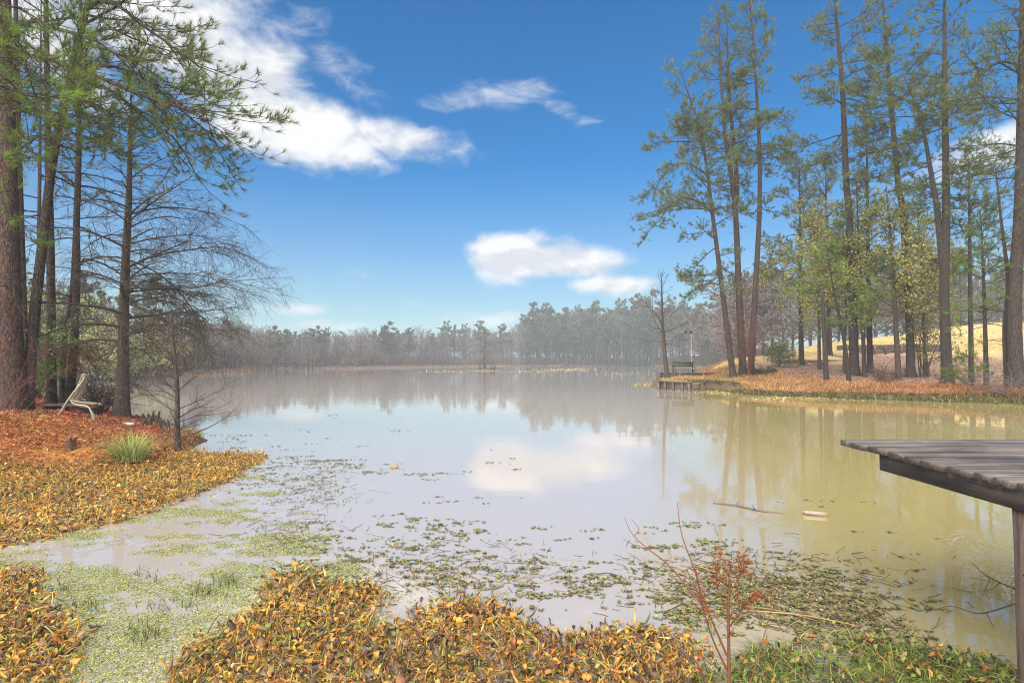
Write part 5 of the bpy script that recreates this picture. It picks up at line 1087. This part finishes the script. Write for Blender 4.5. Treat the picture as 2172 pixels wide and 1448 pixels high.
named = [('p', 825, 205, 684, 'dark broad pine standing above the far treeline left of the lake centre', 1.25), ('p', 946, 262, 684, 'slim pine rising above the far shore just left of the island cypress', 1.2), ('p', 1131, 255, 648, 'tall pine at the left end of the high far right grove', 1.1), ('p', 1158, 258, 648, 'second tall pine from the left end of the high far right grove', 1.1),
         ('p', 1020, 266, 684, 'broad pine on the far shore right behind the island cypress', 1.35), ('p', 1066, 268, 690, 'pine on the far shore in the gap left of the high grove', 1.2), ('p', 984, 270, 690, 'lower pine on the far shore immediately left of the island cypress', 1.2), ('p', 1202, 262, 656, 'third tall pine of the high far right grove', 1.0), ('p', 1232, 265, 658, 'tall far pine above the low dark evergreens', 1.0), ('p', 1266, 262, 644, 'tallest far pine above the middle of the low dark evergreens', 1.0),
         ('p', 1322, 255, 640, 'far pine left of the slim cypress by the bench', 1.0), ('p', 1352, 250, 630, 'high far pine just left of the slim cypress by the bench', 1.0), ('p', 1385, 240, 620, 'highest far pine directly behind the slim cypress by the bench', 1.0), ('p', 1425, 228, 636, 'far pine right behind the bench', 1.0), ('p', 1450, 215, 650, 'hazy pine above the light pole', 1.0), ('p', 1488, 190, 648, 'hazy pine between the light pole and the leaning pine', 1.0), ('p', 1520, 165, 628, 'hazy pine behind the leaning pine of the trio', 1.0), ('p', 1292, 268, 660, 'short far pine in the middle of the high grove', 1.0),
         ('p', 655, 175, 698, 'small pine poking above the far bare trees on the left', 1.1), ('p', 607, 168, 704, 'lone round topped pine at the low dip of the far treeline', 1.0), ('b', 712, 172, 703, 'dome shaped bare tree on the spit of the far left shore', 1.0), ('b', 765, 182, 708, 'reddish bare tree just right of the dome shaped one', 1.1), ('p', 868, 235, 698, 'pine just right of the dark broad pine on the far shore', 1.2), ('b', 905, 235, 702, 'pale bare tree between two pines on the far shore', 1.0)]
for kd, px, D, top, lab, wd in named: far(kd, px, D, top, lab, None, wd)
sx = [250, 290, 480, 600, 700, 760, 850, 1000, 1100, 1250, 1400, 1430, 1480, 1530, 1570]; sd_ = [56, 62, 92, 128, 160, 180, 197, 254, 270, 274, 252, 228, 192, 142, 102]
sil_x = [300, 470, 520, 560, 600, 700, 800, 900, 1000, 1085, 1110, 1200, 1300, 1400, 1480, 1560, 1600]; sil_y = [676, 688, 690, 700, 709, 706, 705, 705, 706, 708, 676, 668, 662, 656, 662, 656, 650]
LB = 'hazy bare tree in the grey mass of the far treeline'; LP_ = 'hazy pine within the grey mass of the far treeline'; LE = 'low dark evergreen at the foot of the far right grove'
ZN = [(500, 'at the left end of the far shore'), (570, 'just left of the low dip in the treeline'), (640, 'at the low dip of the far treeline'), (740, 'round the dome shaped bare tree on the far left spit'), (860, 'round the dark broad pine on the far shore'), (960, 'on the far shore just left of the island'), (1090, 'on the far shore behind the island cypress'), (1200, 'in the left part of the high far right grove'), (1310, 'above the low evergreens of the far right grove'), (1400, 'in the far grove left of the bench cypress'), (1480, 'behind the bench and the light pole'), (1700, 'behind the tall trio of pines across the bay')]
RW = ['front row', 'second row', 'third row', 'hindmost']
def zl(kind, x_, row): return RW[row] + ' ' + kind + ' ' + next(t for lim, t in ZN if x_ < lim)
px = 420.0
while px < 1590:
    D1 = np.interp(px, sx, sd_); 
    for row in range(3):
        D = D1 + rg.uniform(3, 12) + row * rg.uniform(12, 24); x_ = px + rg.uniform(-9, 9); t_ = np.interp(x_, sil_x, sil_y) + rg.normal(3, 7) + (8 if row == 0 else 0)
        pr_ = .32 if x_ < 1090 else .60
        if rg.random() < pr_: far('p', x_, D, t_ - 6, zl('pine', x_, row), GF)
        else: far('b', x_, D, t_, zl('bare tree', x_, row), GB, rg.uniform(.8, 1.25))
    if rg.random() < .75: far('b', px + rg.uniform(-8, 8), D1 + rg.uniform(55, 100), np.interp(px, sil_x, sil_y) + rg.normal(6, 5), zl('bare tree', px, 3), GB, rg.uniform(1.1, 1.5))
    px += 15.5
for px in np.arange(1120, 1400, 14): far('e', px + rg.uniform(-5, 5), np.interp(px, sx, sd_) + rg.uniform(2, 8), rg.uniform(700, 728), 'low dark evergreen ' + ['at the left foot of the high grove', 'left of the middle of the far grove', 'in the middle of the far grove', 'right of the middle of the far grove', 'near the far reeds left of the bench'][min(int((px - 1120) // 56), 4)], 'low evergreens in the far treeline', rg.uniform(.8, 1.1))
# left shore beyond the bank, and behind the right grove
IZ = [(40, 'behind the thick reddish trunk'), (100, 'behind the leaning trunk'), (180, 'behind the dark pines by the chair'), (260, 'just left of the large cypress trunk'), (350, 'between the large cypress and its sapling'), (900, 'right of the cypress sapling')]
def il(kind, x_, row): return 'pale ' + kind + ' across the inlet ' + next(t for l_, t in IZ if x_ < l_) + (', nearer row' if row == 0 else ', farther row')
LLP = 'pale hazy pine behind the left bank across the narrow inlet'; LLB = 'pale hazy bare tree behind the left bank across the narrow inlet'
for x_ in np.arange(-70, 430, 21):
    for row in range(2 if x_ < 230 else 1):
        D = np.interp(x_, [-70, 250, 290, 480], [52, 54, 64, 94]) + rg.uniform(2, 8) + row * rg.uniform(10, 26)
        if rg.random() < .45: far('p', x_, D, rg.uniform(540, 640) + max(0, x_ - 150) * .18, il('pine', x_, row), 'trees across the inlet')
        else: far('b', x_, D, rg.uniform(590, 660) + max(0, x_ - 200) * .16, il('bare tree', x_, row), 'trees across the inlet')
yg = []
for k, (x_, D, H_) in enumerate(((190, 54, 7.5), (235, 55, 6.5), (330, 68, 6.0), (60, 53, 8.0), (300, 63, 5.0))):
    b = fpos(x_, D); shrub('willow_bush', ['pale yellow green willow seen behind the brown withered bush', 'pale yellow green willow left of the large cypress trunk', 'pale yellow green willow across the inlet behind the cypress sapling', 'pale yellow green willow behind the leaning pine', 'low yellow green willow across the inlet right of the large cypress'][k], b, H_, 2.6, 12, [(.40, .42, .14), (.46, .46, .17), (.34, .37, .12)], BROWN, 250 + k, .26, 20, 'willows across the inlet', tw=.02, up=1.3)
JZ = [(1640, 'behind the tall trio'), (1740, 'left of the snag'), (1830, 'behind the yellow trees'), (1960, 'above the upper wall'), (2060, 'behind the double stemmed pine'), (9999, 'behind the massive pine')]
def jl(kind, x_, row): return kind + ' beyond the lawn ' + next(t for l_, t in JZ if x_ < l_) + (', nearer row' if row == 0 else ', farther row')
RGB_ = 'bare pinkish tree behind the golden lawn beyond the right grove'; RGP = 'hazy pine behind the golden lawn beyond the right grove'
for x_ in np.arange(1560, 2230, 20):
    for row in range(2):
        D = rg.uniform(78, 92) + row * 16 if x_ < 1760 else rg.uniform(104, 118) + row * 18
        if rg.random() < .3: far('p', x_, D, rg.uniform(520, 610), jl('hazy pine', x_, row), 'trees beyond the right lawn')
        else: far('b', x_, D, rg.uniform(570, 630), jl('bare pinkish tree', x_, row), 'trees beyond the right lawn', 1.1)
# palm on the lawn
b = fpos(2031, 84); pm = thing('palm_tree', 'short stout palm standing on the golden lawn crest', 'palm tree', b); hp = P(2031, 648, 84)[2] - b[2]
zz = np.linspace(0, hp, 8); MB().capped(np.stack([b[0] + 0 * zz, b[1] + 0 * zz, b[2] - .2 + zz], 1), .42 - .03 * np.abs(np.sin(zz * 9)), 12, (.16, .12, .09)).build('trunk', M['stone'], pm)
for k in range(26):
    a = k * 2.4; e = rg.uniform(-.1, 1.2); d = np.array([[math.cos(a) * math.cos(e), math.sin(a) * math.cos(e), math.sin(e)]]); ln = grow(b[None] + [0, 0, hp - .15], d, np.array([rg.uniform(1.9, 2.7)]), 9, 1.2, 0, .03, rg)[0]
    fr = MB().tubes(ln, taper([.03], [.008], 9)[0], 3, (.20, .20, .10)); tg = nrm(np.diff(ln, axis=0)); s_ = nrm(np.cross(tg, [0, 0, 1.])); q = np.repeat(ln[1:], 3, 0); ss_ = np.repeat(s_, 3, 0); tt_ = np.repeat(tg, 3, 0)
    for sg_ in (-1, 1): leaves(fr, q, ss_ * sg_ + tt_ * .6 + [0, 0, -.2] + rg.normal(0, .1, q.shape), .5, .06, pal([(.24, .25, .12), (.30, .28, .15)], len(q), rg, .1), rg, .8)
    fr.build('frond', M['leaf'], pm)
# two far vehicles
def car(label, px, D, colr, L):
    b = fpos(px, D); z = P(px, 752, D)[2] - .7; b = np.array([b[0], b[1], max(b[2], z)]); r_ = thing('parked_car', label, 'car', b, 'vehicles beyond the lake')
    prof = np.array([(-.5, .30), (-.5, .72), (-.30, .86), (-.20, 1.35), (.16, 1.38), (.30, .92), (.48, .80), (.5, .30)]); v = np.array([[x * L, y, z_] for y in (-.85, .85) for x, z_ in prof]) + b
    n = len(prof); f4 = [[i, (i + 1) % n, n + (i + 1) % n, n + i] for i in range(n)]; m_ = MB().add(v, f4, colr); m_.f[4].append(np.array([[0, 1, 2, 5], [0, 5, 6, 7], [2, 3, 4, 5], [8, 13, 10, 9], [8, 15, 14, 13], [10, 13, 12, 11]])); m_.build('body', M['metal'], r_, smooth=False)
    for x in (-.3, .32):
        for y_ in (-.86, .86): MB().capped(np.array([[b[0] + x * L, b[1] + y_ - .1, b[2] + .32], [b[0] + x * L, b[1] + y_ + .1, b[2] + .32]]), [.32, .32], 12, (.02, .02, .02)).build('wheel', M['metal'], r_)
    MB().box(b + [-.02 * L, -.86, 1.08], (.34 * L, .02, .30), 0, (.03, .035, .04)).build('window', M['metal'], r_, smooth=False)
car('small white vehicle among far trees right of the light pole', 1477, 205, (.75, .77, .8), 3.6)
car('small blue vehicle among far trees above the bench', 1427, 235, (.16, .18, .45), 3.4)
# brush and reeds along the far shores
mb = MB(); pts = []; lab_ = []
for k in range(len(lake)):
    a, e = lake[k], lake[(k + 1) % len(lake)] - lake[k]; L = np.hypot(*e); mid = a + e / 2
    if mid[1] < 44 or (mid[0] > 5 and mid[1] < 60): continue
    n = int(L * 40); t = rg.random(n)[:, None]; nr_ = np.array([e[1], -e[0]]) / L; nr_ = nr_ if lake_dist(mid[0] + nr_[0], mid[1] + nr_[1]) > 0 else -nr_
    pts.append(a + e * t + nr_ * (rg.random((n, 1)) ** 1.4 * 26 + .3))
p = np.concatenate(pts); p = p[(lake_dist(p[:, 0], p[:, 1]) > .1) & ((p[:, 0] / p[:, 1] < .385) | (p[:, 1] > 135))]; d = lake_dist(p[:, 0], p[:, 1]); n = len(p)
h_ = np.where(d < 3.0, .5, 4.4) * (1 + .5 * wave2(p[:, 0], p[:, 1], .15)); isr = (d < 3.2)[:, None]
cc = np.where(isr, pal([(.30, .21, .13), (.26, .17, .11), (.22, .16, .11)], n, rg, .2), pal([(.15, .11, .095), (.20, .135, .115), (.12, .095, .08), (.12, .105, .07)], n, rg, .25))
g_ = on_land(p)
for j in range(3):
    blades(mb, g_ + np.c_[rg.normal(0, .5, (n, 2)), np.zeros(n)], .55, .22, cc, .6, rg, 3) if j == 0 else needles(mb, g_ + np.c_[rg.normal(0, .8, (n, 2)), h_ * rg.uniform(.1, .7, n)], np.tile([[0, 0, 1.]], (n, 1)), 2, h_.repeat(2)[:, None] * .7, .13, .35, cc, rg)
tag(mb.build('far_brush', M['straw']), 'brown brush and dry reeds along the far shores', 'brush', kind='stuff')
# ------------------------------------------------------------------ the misty air
mh, N = new_mat('haze'); pv = N.n('ShaderNodeVolumePrincipled'); pv.inputs['Color'].default_value = (.88, .94, .98, 1); pv.inputs['Density'].default_value = .0012; pv.inputs['Anisotropy'].default_value = .0
oh = N.n('ShaderNodeOutputMaterial'); N.nt.links.new(pv.outputs[0], oh.inputs['Volume'])
hz = MB().box((0, 0, 16.75), (1840, 1840, 38.5)).build('haze', mh, smooth=False); tag(hz, 'thin pale mist over the lake', 'mist', kind='stuff')
